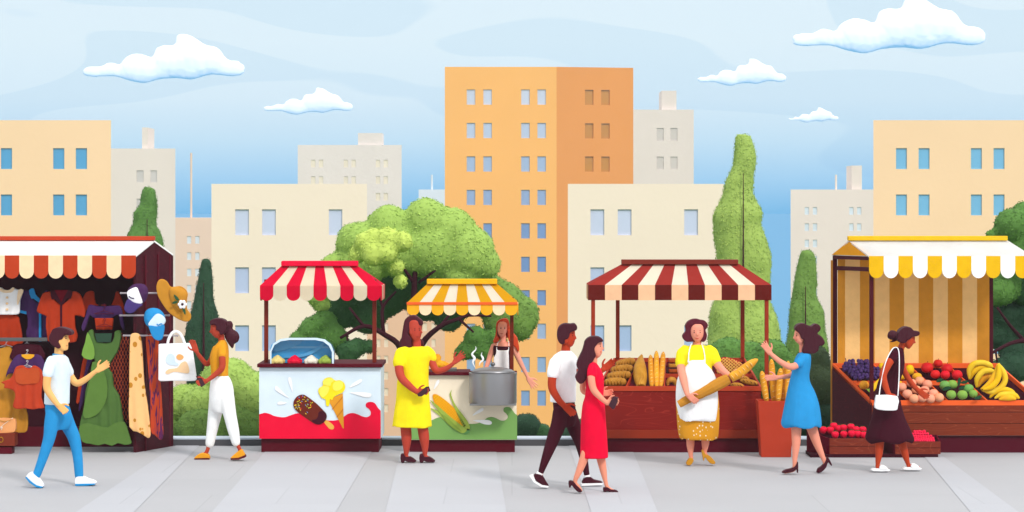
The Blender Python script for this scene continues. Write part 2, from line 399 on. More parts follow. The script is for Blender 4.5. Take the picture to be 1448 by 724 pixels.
cl(116,47,347,118,1500,11,'wide white puffy cloud above the left peach building',1)
cl(371,123,500,163,1900,8,'small white cloud left of the tall orange tower',2)
cl(984,82,1113,122,1900,8,'white cloud just right of the tall orange tower',3)
cl(1113,151,1187,174,2400,6,'smallest white cloud, low above the tall poplar',4)
cl(1117,-8,1395,76,1500,13,'largest white cloud, cut by the top edge at right',5)
# ================================================================ buildings
def building(label,x0,x1,top,D,wall,wins,depth=14,side=None,tops=(),masts=(),cat='building',name='apartment_block',reveal=.13,right=None,group=None):
    """wins: list of (x0,y0,x1,y1,material)"""
    gz=-.5-.099*(D-31)-1.0
    bot=HY+(H0-gz)*S/D
    edge=x1 if abs(x1-CX)<abs(x0-CX) else x0
    dv=P(edge,300,D); dv.z=0; dv=dv/D*depth; 
    mid=(x0+x1)/2
    t=thing(name,P(mid,bot,D),label,cat,group)
    m=MB(); xs=sorted({x0,x1}|{w_[0] for w_ in wins}|{w_[2] for w_ in wins}); ys=sorted({top,bot}|{w_[1] for w_ in wins}|{w_[3] for w_ in wins})
    for i in range(len(xs)-1):
        for j in range(len(ys)-1):
            a,b,c,d=xs[i],xs[i+1],ys[j],ys[j+1]; mxp,myp=(a+b)/2,(c+d)/2
            if any(w_[0]<mxp<w_[2] and w_[1]<myp<w_[3] for w_ in wins): continue
            m.quad([P(a,d,D),P(b,d,D),P(b,c,D),P(a,c,D)],wall)
    rv=Vector((0,reveal,0))
    for w_ in wins:
        a,c,b,d=w_[:4]; q=[P(a,d,D),P(b,d,D),P(b,c,D),P(a,c,D)]
        for k in range(4): m.quad([q[k],q[k]+rv,q[(k+1)%4]+rv,q[(k+1)%4]],wall)
    A,B,C_,E=P(x0,bot,D),P(x1,bot,D),P(x1,top,D),P(x0,top,D)
    if right is None:
        m.quad([B,B+dv,C_+dv,C_],side or wall)
    m.quad([A+dv,A,E,E+dv],side or wall); m.quad([B+dv,A+dv,E+dv,C_+dv],wall)
    m.quad([E,C_,C_+dv,E+dv],wall)
    m.build('wall',t)
    for w_ in wins:
        a,c,b,d=w_[:4]; p=P(a,d,D);q=P(b,c,D)
        mw=MB(); mw.box3((p.x,D+reveal*.8,p.z),(q.x,D+reveal,q.z),w_[4]); mw.build('window',t)
    for (a,b,tp) in tops:
        mm=MB(); p=P(a,top,D);q=P(b,tp,D); mm.box3((p.x,D+.5,p.z+.01),(q.x,D+.5+depth*.4,q.z),wall); mm.build('rooftop_tower' if b-a>8 else 'chimney',t)
    for (a,b,tp) in masts:
        mm=MB(); p=P(a,top,D);q=P(b,tp,D); r=(q.x-p.x)/2; mm.tube([((p.x+q.x)/2,D+1,p.z,r),((p.x+q.x)/2,D+1,q.z,r)],wall,seg=10); mm.build('mast',t)
    return t
def rows(cols,ys,h,mt): return [(a,y,b,y+h,(mt[min(i,len(mt)-1)] if isinstance(mt,list) else mt)) for i,y in enumerate(ys) for a,b in cols]
W=lambda h:M(h,'window')
building('peach building with blue paired windows behind the clothes stall',-110,157,170,166,M('#fdd8ad','wall'),
  rows([(-70,-54),(-38,-22),(1,17),(75,91),(107,123)],[209.5,275,340.5,406],29.5,W('#4fa5d9')))
building('peach building at the right edge behind the fruit stall roof',1235,1540,170,166,M('#fdd8ad','wall'),
  rows([(1267,1282.5),(1299,1314.5),(1373,1388.5),(1405,1420.5),(1478,1494),(1510,1526)],[209.5,275,340.5,406,471],29.5,W('#74bbe6')))
lav=[W('#cfd8f2'),W('#bfcdf0'),W('#abc2ea'),W('#abc2ea')]
building('cream building with lavender windows behind the ice cream cart',299,519,260,133,M('#fae8d4','wall'),
  rows([(332.5,352),(370.5,390),(465,484)],[296,378,460,542],36.5,lav))
building('cream building behind the bread stall',803,1024,260,133,M('#fae8d4','wall'),
  rows([(835,854.5),(873.5,893),(967.5,987)],[296,378,460,542],36.5,lav))
bl=[W(c) for c in ('#ccd6ec','#bccdea','#a5bde2','#93aedb','#7399d3','#6b93d0','#6b93d0','#9fb9e2','#8fb0de','#7fa4da','#7fa4da')]
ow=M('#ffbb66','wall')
t=building('tall orange tower block with seven visible floors of paired windows',629,787,94.5,229,ow,
  rows([(660,672),(683.5,695.5),(737,749),(760,772)],[126.5+47.3*i for i in range(11)],21.5,bl),depth=20,right=True)
# tower wing turned a little away, its shade painted as a darker orange
def wing(t,x0,x1,top,D0,D1,mat,wins,wm,depth):
    gz=-.5-.099*(D0-31)-1
    a=P(x0,top,D0); b=P(x1,top,D1); b.z=a.z; a0=Vector((a.x,a.y,gz)); b0=Vector((b.x,b.y,gz)); n=(b-a); dv=Vector((a.x,a.y,0)).normalized()*depth
    m=MB(); Zs=[]; U=lambda px:(px-x0)/(x1-x0)
    us=sorted({0,1}|{U(w_[0]) for w_ in wins}|{U(w_[2]) for w_ in wins}); zf=lambda y:H0+(HY-y)*D0/S
    zs=sorted({gz,a.z}|{zf(w_[1]) for w_ in wins}|{zf(w_[3]) for w_ in wins})
    pt=lambda u,z:Vector((a.x+n.x*u,a.y+n.y*u,z))
    for i in range(len(us)-1):
        for j in range(len(zs)-1):
            um,zm=(us[i]+us[i+1])/2,(zs[j]+zs[j+1])/2
            if any(U(w_[0])<um<U(w_[2]) and zf(w_[3])<zm<zf(w_[1]) for w_ in wins): continue
            m.quad([pt(us[i],zs[j]),pt(us[i+1],zs[j]),pt(us[i+1],zs[j+1]),pt(us[i],zs[j+1])],mat)
    nn=Vector((n.y,-n.x,0)).normalized()*-.15
    if nn.y<0: nn=-nn
    for w_ in wins:
        q=[pt(U(w_[0]),zf(w_[3])),pt(U(w_[2]),zf(w_[3])),pt(U(w_[2]),zf(w_[1])),pt(U(w_[0]),zf(w_[1]))]
        for k in range(4): m.quad([q[k],q[k]+nn,q[(k+1)%4]+nn,q[(k+1)%4]],mat)
    m.quad([b0,b0+dv,b+dv,b],mat); m.quad([a,b,b+dv,a+dv],mat)
    m.build('side_wall',t)
    for w_ in wins:
        q=[pt(U(w_[0]),zf(w_[3])),pt(U(w_[2]),zf(w_[3])),pt(U(w_[2]),zf(w_[1])),pt(U(w_[0]),zf(w_[1]))]
        mm=MB(); mm.slab([x+nn for x in q],.05,wm); mm.build('window',t)
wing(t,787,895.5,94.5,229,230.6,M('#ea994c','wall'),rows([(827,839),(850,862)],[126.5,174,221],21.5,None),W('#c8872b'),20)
pk=M('#e3dad4','wall')
ph='#efe8e2'
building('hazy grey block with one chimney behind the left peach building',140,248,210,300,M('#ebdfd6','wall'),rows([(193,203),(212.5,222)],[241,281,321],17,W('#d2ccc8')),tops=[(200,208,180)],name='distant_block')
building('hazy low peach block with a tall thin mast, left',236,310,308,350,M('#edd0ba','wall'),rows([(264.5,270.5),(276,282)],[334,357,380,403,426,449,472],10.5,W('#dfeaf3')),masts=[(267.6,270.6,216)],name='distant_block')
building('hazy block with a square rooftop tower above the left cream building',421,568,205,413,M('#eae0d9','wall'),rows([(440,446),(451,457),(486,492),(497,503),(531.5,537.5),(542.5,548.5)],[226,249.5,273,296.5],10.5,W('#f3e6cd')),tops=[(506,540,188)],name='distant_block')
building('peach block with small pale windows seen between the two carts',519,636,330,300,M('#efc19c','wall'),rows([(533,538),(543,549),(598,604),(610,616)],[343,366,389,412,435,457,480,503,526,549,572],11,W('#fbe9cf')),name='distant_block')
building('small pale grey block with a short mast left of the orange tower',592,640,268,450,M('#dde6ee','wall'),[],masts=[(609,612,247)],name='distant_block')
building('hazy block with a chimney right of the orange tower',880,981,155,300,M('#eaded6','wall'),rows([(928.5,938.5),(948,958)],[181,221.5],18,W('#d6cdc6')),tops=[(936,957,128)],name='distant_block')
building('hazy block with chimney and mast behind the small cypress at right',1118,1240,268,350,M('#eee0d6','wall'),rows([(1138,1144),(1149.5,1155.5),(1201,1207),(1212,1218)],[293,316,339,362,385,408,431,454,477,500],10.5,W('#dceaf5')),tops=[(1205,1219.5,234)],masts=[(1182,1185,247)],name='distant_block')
# ================================================================ trees and bushes
BARK=M('#3a0e1c','plain',.8)
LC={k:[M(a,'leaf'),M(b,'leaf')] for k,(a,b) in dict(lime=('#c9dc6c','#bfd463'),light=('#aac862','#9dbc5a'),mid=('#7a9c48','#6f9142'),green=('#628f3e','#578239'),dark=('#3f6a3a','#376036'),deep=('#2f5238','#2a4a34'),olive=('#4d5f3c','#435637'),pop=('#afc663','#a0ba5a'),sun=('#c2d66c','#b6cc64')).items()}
def groundz(D): return -.5-.099*(D-31)
def blobtree(D,lobes,key,trunk,label,cat,name,group=None,n=1,leafpx=4.2,seed=3):
    """lobes: (x,y,r,dy_m,colour); trunk: list of branches [(x,y,rpx,dy)]"""
    base=P(trunk[0][0][0] if trunk else sum(l[0] for l in lobes)/len(lobes),300,D); base.z=groundz(D)-.05
    t=thing(name,base,label,cat,group)
    k=D/S; m=MB()
    keys=[]
    for l in lobes:
        if l[4] not in keys: keys.append(l[4])
    for q,colr in enumerate(keys):
        u=MB(); area=0
        for i,l in enumerate(lobes):
            if l[4]!=colr: continue
            x,y,r,dy=l[:4]; R=r*k; u.ball(P(x,y,D+dy),R,LC[colr][1],3)
        tmp=u.sculpt('tmpcrown',voxel=4.2*k,smooth=4)
        wl=worldloc(tmp); vv=[]
        for v_ in tmp.data.vertices:
            a=v_.co+wl; d=mnoise.noise(a*(.9/(20*k))+Vector((seed,0,0)))*2.0*k+mnoise.noise(a*(1/(5*k)))*.6*k
            vv.append(a+v_.normal*d)
        f=[tuple(p.vertices) for p in tmp.data.polygons]; me=tmp.data; bpy.data.objects.remove(tmp); 
        area=sum(p.area for p in me.polygons); bpy.data.meshes.remove(me)
        m.add(vv,f,LC[colr][1])
        ls=leafpx*k; leaves(m,vv,f,min(int(area/(ls*ls*.5)*.8*n),26000),ls,LC[colr],seed=seed*100+q,spread=.42)
    m.build('crown',t)
    if trunk:
        b=MB()
        for br in trunk: b.tube([(*P(x,y,D+dy),r*k) for x,y,r,dy in br],BARK,seg=8)
        b.build('trunk',t,smooth=True)
    return t
b0=[[(576,690,9,0),(577,600,8.5,0),(574,520,7.5,-.05),(584,450,5.5,-.15),(586,400,4,-.2),(588,365,2.5,-.2)],
    [(572,535,6,0),(566,492,4.5,-.3),(545,474,3.8,-.5),(515,461,3,-.6),(481,478,2,-.6)],[(515,462,2.4,-.6),(494,435,1.6,-.6)],[(491,473,1.5,-.6),(491,482,1.2,-.6)],
    [(543,474,2.8,-.5),(541,455,2.6,-.55),(542,433,2.4,-.55),(560,412,1.5,-.5)],[(542,436,2,-.55),(534,415,1.4,-.5)],
    [(585,400,3,-.2),(567,374,1.6,-.3)],[(592,400,2.2,-.2),(616,382,1.5,-.3)],
    [(580,540,6,0),(596,488,4.5,-.4),(622,462,3.6,-.55),(645,452,2.8,-.6),(664,446,2.2,-.6),(695,447,1.5,-.6)],[(650,452,2.2,-.6),(670,470,1.3,-.6)],[(622,462,2.5,-.5),(640,440,1.6,-.5)]]
lob=[]  # lime lobes paint the crown's highlights, dark lobes its shade, as leaf colour
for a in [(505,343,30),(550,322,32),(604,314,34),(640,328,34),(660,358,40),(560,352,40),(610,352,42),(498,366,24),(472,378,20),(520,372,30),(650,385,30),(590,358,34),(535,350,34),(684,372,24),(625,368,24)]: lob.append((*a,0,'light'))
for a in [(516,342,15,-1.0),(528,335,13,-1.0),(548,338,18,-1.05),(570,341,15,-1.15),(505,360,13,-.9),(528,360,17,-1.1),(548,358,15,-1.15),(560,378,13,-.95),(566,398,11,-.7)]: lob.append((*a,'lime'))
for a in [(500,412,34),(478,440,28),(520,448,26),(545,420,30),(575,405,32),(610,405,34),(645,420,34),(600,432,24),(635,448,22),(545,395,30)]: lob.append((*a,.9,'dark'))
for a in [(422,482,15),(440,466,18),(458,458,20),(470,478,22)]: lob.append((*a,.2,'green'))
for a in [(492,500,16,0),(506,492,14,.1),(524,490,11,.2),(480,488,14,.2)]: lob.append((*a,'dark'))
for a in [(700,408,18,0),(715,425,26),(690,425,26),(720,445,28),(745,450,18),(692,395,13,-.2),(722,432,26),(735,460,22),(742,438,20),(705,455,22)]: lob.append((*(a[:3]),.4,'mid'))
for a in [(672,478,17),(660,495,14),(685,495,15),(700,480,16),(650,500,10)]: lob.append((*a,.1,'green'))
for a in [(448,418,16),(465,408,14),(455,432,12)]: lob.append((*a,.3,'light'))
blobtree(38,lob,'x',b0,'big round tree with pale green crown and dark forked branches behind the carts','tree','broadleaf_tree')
# right tree
b1=[[(1475,700,9,0),(1470,560,8,0),(1462,490,6,-.2),(1450,482,4,-.5),(1428,486,2.8,-.7),(1401,500,2,-.8)],[(1448,482,3,-.5),(1428,460,2.2,-.7),(1410,435,1.6,-.8)],[(1408,497,1.6,-.8),(1410,512,1.2,-.8)]]
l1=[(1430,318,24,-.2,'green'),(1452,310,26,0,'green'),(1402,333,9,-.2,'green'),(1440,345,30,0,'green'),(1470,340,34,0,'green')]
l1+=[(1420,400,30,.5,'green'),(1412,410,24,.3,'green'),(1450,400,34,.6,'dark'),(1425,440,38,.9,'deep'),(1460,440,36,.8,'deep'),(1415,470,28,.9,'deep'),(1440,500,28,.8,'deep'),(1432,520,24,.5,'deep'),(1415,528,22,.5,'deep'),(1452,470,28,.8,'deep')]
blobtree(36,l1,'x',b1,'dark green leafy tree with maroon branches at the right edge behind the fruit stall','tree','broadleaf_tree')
def spire(D,rows_,colr,label,name='cypress_tree',trunkx=None,ttop=None,leafpx=3.6,seed=1,grad=None,dens=1.0):
    k=D/S; cx=trunkx or (rows_[0][1]+rows_[0][2])/2
    base=P(cx,300,D); base.z=groundz(D)-.05
    t=thing(name,base,label,'tree')
    R=[(y,a,b,max(.04,(b-a)/2*k*.85)) for y,a,b in rows_]
    m=MB(); m.loft(R,LC[colr][1],D=D,seg=30,folds=0)
    vs=list(m.v); fs=list(m.f); m2=MB()
    vv=[v+Vector((mnoise.noise(v*2.2),mnoise.noise(v*2.2+Vector((9,0,0))),0))*k*3 for v in vs]
    m2.add(vv,fs,LC[colr][1])
    hh=sum((rows_[i+1][0]-rows_[i][0])*(rows_[i][2]-rows_[i][1]+rows_[i+1][2]-rows_[i+1][1])/2 for i in range(len(rows_)-1))*math.pi
    leaves(m2,vv,fs,int(min(26000,hh/(leafpx**2*.5)*dens)),leafpx*k,LC[colr],seed=seed,aspect=.45)
    m2.build('crown',t)
    b=MB(); fr=max(r[3] for r in R); pts=[]
    yb=300+(H0-groundz(D))*S/D
    def hd(y):
        for i in range(len(R)-1):
            if R[i][0]<=y<=R[i+1][0]: q=(y-R[i][0])/(R[i+1][0]-R[i][0]); return R[i][3]*(1-q)+R[i+1][3]*q
        return .05
    for y in np.linspace(ttop,rows_[-1][0],7): pts.append((*P(cx,y,D-hd(y)-.06*D/45),max(.3,1.9*(y-ttop)/(rows_[-1][0]-ttop)+.5)*k))
    pts.append((*P(cx,yb,D),4*k)); b.tube(pts,BARK,seg=7); b.build('trunk',t,smooth=True)
spire(60,[(190,1046,1056),(195,1041,1062),(215,1037,1067),(235,1036,1068),(255,1026,1066),(275,1021,1066),(300,1011,1077),(320,1010,1077),(345,1011,1086),(370,1014,1090),(400,1016,1089),(420,1012,1088),(450,1004,1098),(475,1002,1103),(500,1000,1104),(560,1004,1100)],'pop','tall pale green poplar rising behind the bread stall roof','poplar_tree',1051,245,3.6,2)
spire(52,[(354,1135,1146),(360,1131,1151),(380,1127,1154),(400,1122,1155),(420,1119,1156),(440,1117,1163),(470,1115,1166),(500,1112,1172),(560,1112,1174),(600,1115,1170)],'mid','small green cypress between the bread stall and the fruit stall','cypress_tree',1139,405,3.4,3)
spire(70,[(265,204,213),(270,200,219),(290,197,222),(300,190,222),(315,187,221),(335,180,229),(360,178,232),(400,180,232),(450,184,228)],'green','mid green cypress rising over the clothes stall roof','cypress_tree',208,310,3.4,4)
spire(46,[(366,287,294),(372,283,298),(395,280,302),(420,274,302),(445,268,309),(470,262,310),(500,260,313),(530,264,310),(552,266,290),(557,268,272)],'deep','dark green cypress right of the clothes stall','cypress_tree',288,400,3.4,5)
def bush(D,lobes,label,leafpx=3.8,seed=1,name='bush'): return blobtree(D,lobes,'x',None,label,'bush',name,leafpx=leafpx,seed=seed)
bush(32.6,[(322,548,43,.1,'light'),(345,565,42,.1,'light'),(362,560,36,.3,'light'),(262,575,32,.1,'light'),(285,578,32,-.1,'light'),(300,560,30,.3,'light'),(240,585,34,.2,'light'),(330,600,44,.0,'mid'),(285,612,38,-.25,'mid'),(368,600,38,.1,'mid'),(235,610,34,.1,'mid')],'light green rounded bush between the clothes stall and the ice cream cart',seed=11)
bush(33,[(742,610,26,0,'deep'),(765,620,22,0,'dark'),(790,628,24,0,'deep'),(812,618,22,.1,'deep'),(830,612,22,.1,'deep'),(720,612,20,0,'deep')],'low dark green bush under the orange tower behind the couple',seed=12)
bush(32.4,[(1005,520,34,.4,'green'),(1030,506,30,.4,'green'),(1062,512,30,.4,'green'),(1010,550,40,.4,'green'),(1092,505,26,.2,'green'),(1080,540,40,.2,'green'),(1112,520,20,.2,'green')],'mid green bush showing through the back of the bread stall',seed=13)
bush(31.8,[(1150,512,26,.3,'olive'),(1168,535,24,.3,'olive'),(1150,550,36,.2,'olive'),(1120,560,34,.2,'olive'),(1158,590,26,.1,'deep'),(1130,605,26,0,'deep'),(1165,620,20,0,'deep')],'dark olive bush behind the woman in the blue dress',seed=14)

m=MB(); m.box3((-330,-70,-43),(330,560,22),M('#ffffff','plain')); o=m.build('haze',origin=(0,0,-43)); o['kind']='stuff'
hm=bpy.data.materials.new('haze_air'); hm.use_nodes=True; nt=hm.node_tree; nt.nodes.remove(nt.nodes['Principled BSDF'])
pv=nt.nodes.new('ShaderNodeVolumePrincipled'); pv.inputs['Density'].default_value=.0005; pv.inputs['Color'].default_value=(.93,.97,1,1)
nt.links.new(pv.outputs[0],nt.nodes['Material Output'].inputs['Volume']); o.data.materials.clear(); o.data.materials.append(hm)
# ================================================================ helpers for stalls
MAR=M('#560016','plain',.7); MARD=M('#3a0818','plain',.9); 
def fr(x0,y0,sx,sy=None,D=30.0):
    sy=sy or sx
    return lambda x,y,d=0.0:P(x0+x/sx,y0+y/sy,D+d)
def valance(m,x0,x1,n,y0,ys,y1,D,mats,th=.012,square=False):
    wd=(x1-x0)/n
    for i in range(n):
        a=x0+i*wd; b=a+wd; pts=[(a,y0),(b,y0)]
        if square: pts+=[(b,y1),(a,y1)]
        else:
            c=(a+b)/2; r=wd/2; h=y1-ys
            for t in np.linspace(0,math.pi,9): pts.append((c+r*math.cos(t),ys+h*math.sin(t)))
        m.prism(pts,D,D+th,mats[i%2])
def canopy(root,xe0,xe1,xr0,xr1,yr,ye,D,Dr,n,mats,tag_='canopy',hipm=None,th=.02):
    """striped hipped cloth roof: eaves row ye at D, ridge row yr at Dr"""
    m=MB(); De=2*Dr-D
    ea,eb=P(xe0,ye,D),P(xe1,ye,D); ra,rb=P(xr0,yr,Dr),P(xr1,yr,Dr)
    fa,fb=Vector((ea.x,De,ea.z)),Vector((eb.x,De,eb.z))
    for i in range(n):
        t0,t1=i/n,(i+1)/n
        m.slab([ea.lerp(eb,t0),ea.lerp(eb,t1),ra.lerp(rb,t1),ra.lerp(rb,t0)],th,mats[i%2])
        m.slab([fb.lerp(fa,t0),fb.lerp(fa,t1),rb.lerp(ra,t1),rb.lerp(ra,t0)],th,mats[i%2])
    h=hipm or mats[0]
    m.add([fa,ea,ra],[(0,1,2)],h); m.add([eb,fb,rb],[(0,1,2)],h)
    m.build(tag_,root); return ea,eb,ra,rb,fa,fb
def sidevalance(m,p,q,z0,zs,z1,n,mats,th=.012):
    for i in range(n):
        a=p+(q-p)*(i/n); b=p+(q-p)*((i+1)/n); a2,b2=Vector(a),Vector(b)
        pts=[(a.x,a.y,z0),(b.x,b.y,z0)]
        for t in np.linspace(0,math.pi,9):
            c=(a+b)/2+(b-a)/2*math.cos(t); pts.append((c.x,c.y,zs-(zs-z1)*math.sin(t)))
        k=len(pts); o=Vector((th,0,0)); vs=[Vector(u) for u in pts]+[Vector(u)+o for u in pts]
        m.add(vs,[tuple(range(k)),tuple(reversed(range(k,2*k)))]+[(j,j+k,(j+1)%k+k,(j+1)%k) for j in range(k)],mats[i%2])
def Z(y,D=30.0): return P(0,y,D).z
def relief(m,poly,mat,D,layer,frame=None,smooth=3): m.prism(poly,D-.004*(layer+1)-.001*layer,D-.004*layer-.0005*layer,mat,frame=frame,smooth=smooth)
# ================================================================ ICE CREAM CART
t=thing('ice_cream_cart',P(452,640,30.4),'ice cream cart with red and cream striped awning and painted red wave','cart')
m=MB(); m.box(366.5,520,538.5,620,30.0,30.8,M('#dff0fb','plain',.35))
fz=fr(395,525,7.24,7.24,0)
fz30=lambda x,y,D:P(395+x/7.24,525+y/7.24,D)
RED=M('#ee0136','plain',.35)
wave=[(-206,690),(-206,440),(-150,425),(-90,440),(-60,455),(0,468),(60,470),(130,445),(190,430),(240,440),(330,480),(430,492),(520,505),(600,498),(660,465),(700,438),(750,428),(800,440),(850,462),(895,470),(930,450),(935,415),(915,385),(888,365),(886,335),(905,318),(945,314),(980,330),(1010,375),(1038,405),(1038,690)]
wave=[(x,y) for x,y in wave]
m.prism([(a,b) for a,b in wave[:2]]+clampx(smoothpoly(wave[1:-1],3)[3:-5],-204,1036)+[(1038,405),wave[-1]],29.994,29.998,RED,frame=fz30)
def rel(poly,mat,layer,sm=3): m.prism(poly,30-.006-.004*layer-.003,30-.006-.004*layer+.0,mat,frame=fz30,smooth=sm)
for p in ([(-30,150),(0,175),(60,235),(97,273),(50,250),(-30,200),(-45,170)],[(92,70),(105,60),(122,75),(133,140),(136,215),(118,170),(95,110)],[(78,322),(40,338),(-10,342),(-20,325),(0,310),(40,312)],[(722,167),(745,130),(800,95),(835,80),(848,95),(830,118),(780,145)],[(722,218),(800,212),(880,215),(935,228),(942,250),(915,268),(860,262),(790,240)]):
    rel([((a,b)) for a,b in p],M('#ffffff','plain',.4),0)
rel([(453,512),(478,500),(515,520),(550,550),(560,575),(548,595),(520,592),(495,570)],M('#eab04d','plain',.5),0)
rel([(145,355),(150,300),(185,255),(240,238),(290,262),(380,330),(450,400),(482,440),(480,490),(445,530),(400,545),(350,530),(260,470),(175,405)],M('#6b2416','plain',.4),1)
rel([(400,425),(440,402),(482,440),(480,490),(445,530),(400,545),(350,528),(335,500),(375,490),(400,455)],M('#430b1e','plain',.4),2)
rr=random.Random(4)
for i in range(46):
    while True:
        x,y=rr.uniform(150,370),rr.uniform(245,460)
        if inpoly(x,y,[(150,340),(160,290),(200,255),(240,245),(290,270),(350,320),(330,360),(290,460),(230,430),(160,380)]): break
    an=rr.uniform(0,3.14); dx,dy=math.cos(an)*8,math.sin(an)*8
    rel([(x-dx-dy*.4,y-dy+dx*.4),(x+dx-dy*.4,y+dy+dx*.4),(x+dx+dy*.4,y+dy-dx*.4),(x-dx+dy*.4,y-dy-dx*.4)],M(rr.choice(['#ffd92b','#6f93c9','#d9242b','#b9c24a','#ffd92b']),'plain',.4),3,0)
rel([(500,290),(650,225),(660,585),(650,583)],M('#e59b25','plain',.5),0,0)
for a in ([(538,385),(545,393),(650,270),(648,255)],[(585,465),(592,475),(655,395),(655,380)]): rel(a,M('#c97a1c','plain',.5),1,0)
rel([(400,215),(405,175),(445,145),(445,100),(480,68),(530,65),(572,95),(620,92),(662,120),(674,170),(650,215),(600,240),(560,262),(540,295),(518,285),(512,345),(495,358),(478,345),(472,290),(430,270)],M('#ffe51f','plain',.35),1)
for p in ([(445,130),(455,90),(500,70),(545,75),(560,95),(530,120),(520,150),(470,142)],[(410,200),(425,160),(470,150),(510,165),(495,225),(450,265),(420,245)],[(545,150),(565,110),(610,98),(650,115),(648,165),(600,200),(555,190)]): rel(p,M('#fff25c','plain',.35),2)
m.build('body',t)
m=MB(); m.box(363.5,514.5,540.5,519.6,29.94,30.86,MAR); m.build('counter_top',t,bevel=.006)
m=MB(); m.box(369.5,620.2,535.5,640,30.06,30.78,MAR); m.build('base',t,bevel=.006)
pm=M('#7a2617','plain',.45)
for x in (376.5,529.5):
    m=MB(); p=P(x,514.5,30.25); q=P(x,395,30.25); m.box3((p.x-.024,30.226,p.z),(p.x+.024,30.274,q.z),pm); m.build('post',t,bevel=.004)
RC=[M('#f5083f','awning',size=.45),M('#fdf1d6','awning',size=.45)]
ea,eb,ra,rb,fa,fb=canopy(t,367.5,538,398,506,376,404,30.0,30.4,9,RC)
m=MB(); valance(m,367.5,538,9,404,417,425.5,29.985,RC); sidevalance(m,fa,ea,Z(404),Z(417),Z(425.5),5,RC); sidevalance(m,eb,fb,Z(404),Z(417),Z(425.5),5,RC); m.build('valance',t)
m=MB(); m.box(397.5,369,506,376.5,30.33,30.47,M('#e8103c','cloth')); m.build('ridge_cap',t,bevel=.012,segs=3)
# display case
t=thing('display_case',P(427,514.3,30.1),'blue glass display case with white rounded rim on the ice cream cart','display case')
o=[(382,514.3),(382,497),(386,486),(396,479.5),(409,477.8),(446,477.8),(459,480),(468,487),(472,498),(472,514.3)]
i_=[(383.8,514.3),(383.8,497),(388,488),(397,482.5),(409,480.8),(446,480.8),(457,483),(465,489),(469.3,498),(469.3,514.3)]
m=MB(); rim=M('#d8eefb','plain',.25)
def band(o,i_,D0,D1,mat):
    for k in range(len(o)-1): 
        m.prism([o[k],o[k+1],i_[k+1],i_[k]],D0,D1,mat)
band(smoothpoly(o,3)[:-2] if 0 else o,i_,29.99,30.02,rim); band(o,i_,30.42,30.45,rim)
m.build('frame',t)
m=MB(); m.prism([(a,b) for a,b in i_],30.17,30.185,M('#3aa6e2','gloss')); 
for k in range(len(i_)-1):
    a,b=P(*i_[k],30.025),P(*i_[k+1],30.025); 
    m.slab([a,b,Vector((b.x,30.42,b.z)),Vector((a.x,30.42,a.z))],-.006,M('#3b9fd8','gloss'))
m.box(384,489.5,469,492.5,30.158,30.168,M('#6cb6e2','gloss'))
for pl in ([(384,487),(397,482),(427,482),(418,489),(400,495),(384,497)],[(400,505),(430,500),(450,490),(458,483.5),(455,492),(440,501),(425,505),(410,506)]): m.prism(pl,30.146,30.152,M('#57aadd','gloss'),smooth=2)
m.build('glass',t)
def softmound(cx,y1,w_,h,D,col,label,i):
    m=MB(); mat=M(col,'food',.5)
    r=random.Random(i)
    k=30/S
    for j in range(7):
        a=j/7*6.283; m.ball(P(cx+math.cos(a)*w_*.30,y1-h*.28,D+math.sin(a)*w_*k*.3),w_*.24*k,mat,2,(1,1,.9))
    for j in range(4):
        a=j/4*6.283+.4; m.ball(P(cx+math.cos(a)*w_*.14,y1-h*.55,D+math.sin(a)*w_*k*.14),w_*.2*k,mat,2)
    m.ball(P(cx+.4,y1-h*.8,D),w_*.14*k,mat,2,(1.2,1,1))
    m.box3((P(cx-w_*.4,y1,D).x,D-w_*k*.4,P(0,y1,D).z+.002),(P(cx+w_*.4,y1,D).x,D+w_*k*.4,P(0,y1-h*.4,D).z),mat)
    o_=m.sculpt('ice_cream_mound',voxel=.007,smooth=2); 
    o_.location.z=P(0,514.4,30).z if 0 else o_.location.z
    tag(o_,label,'ice cream','mounds of ice cream in the display case'); return o_
for i,(cx,c,n_) in enumerate([(392.3,'#f0d888','pale yellow'),(416.5,'#ee0d3a','bright red'),(440,'#f6efdc','creamy white'),(460,'#9db54b','pistachio green')]):
    softmound(cx,514.2,21,12,30.07,c,n_+' mound of ice cream in the blue display case',i)
# ================================================================ CORN CART
t=thing('corn_cart',P(652,640,30.3),'sweetcorn cart with yellow and white awning and painted corn cob','cart')
m=MB(); m.box(577,531,730.5,622,30.0,30.5,M('#faecd2','plain',.35))
fz31=lambda x,y,D:P(595+x/8.043,540+y/8.043,D)
gw=[(-142,656),(-142,520),(-60,505),(40,470),(120,440),(200,405),(280,410),(370,450),(470,475),(590,478),(660,468),(720,435),(760,408),(810,400),(860,415),(905,438),(950,440),(985,415),(988,385),(965,355),(942,335),(945,300),(975,286),(1015,292),(1045,325),(1070,360),(1096,380),(1096,656)]
m.prism([gw[0],gw[1]]+clampx(smoothpoly(gw[1:-1],3)[3:-5],-140,1094)+[gw[-2],gw[-1]],29.994,29.998,M('#7ba95b','plain',.4),frame=fz31)
def rel(poly,mat,layer,sm=3,f=fz31): m.prism(poly,30-.006-.004*layer-.003,30-.006-.004*layer,mat,frame=f,smooth=sm)
for p in ([(588,385),(620,345),(690,298),(715,305),(705,330),(650,360)],[(590,438),(680,432),(770,435),(808,460),(795,485),(730,483),(660,460)],[(148,85),(165,25),(180,-10),(205,-25),(213,0),(190,40)]): rel(p,M('#ffffff','plain',.4),0)
rel([(330,130),(355,90),(345,130),(360,190),(400,270),(460,350),(520,430),(552,490),(555,540),(520,545),(480,500),(430,400),(380,290),(335,170)],M('#a3b84b','plain',.5),2)
rel([(108,300),(200,330),(280,380),(340,470),(330,500),(260,430),(180,360)],M('#a8bd52','plain',.5),1)
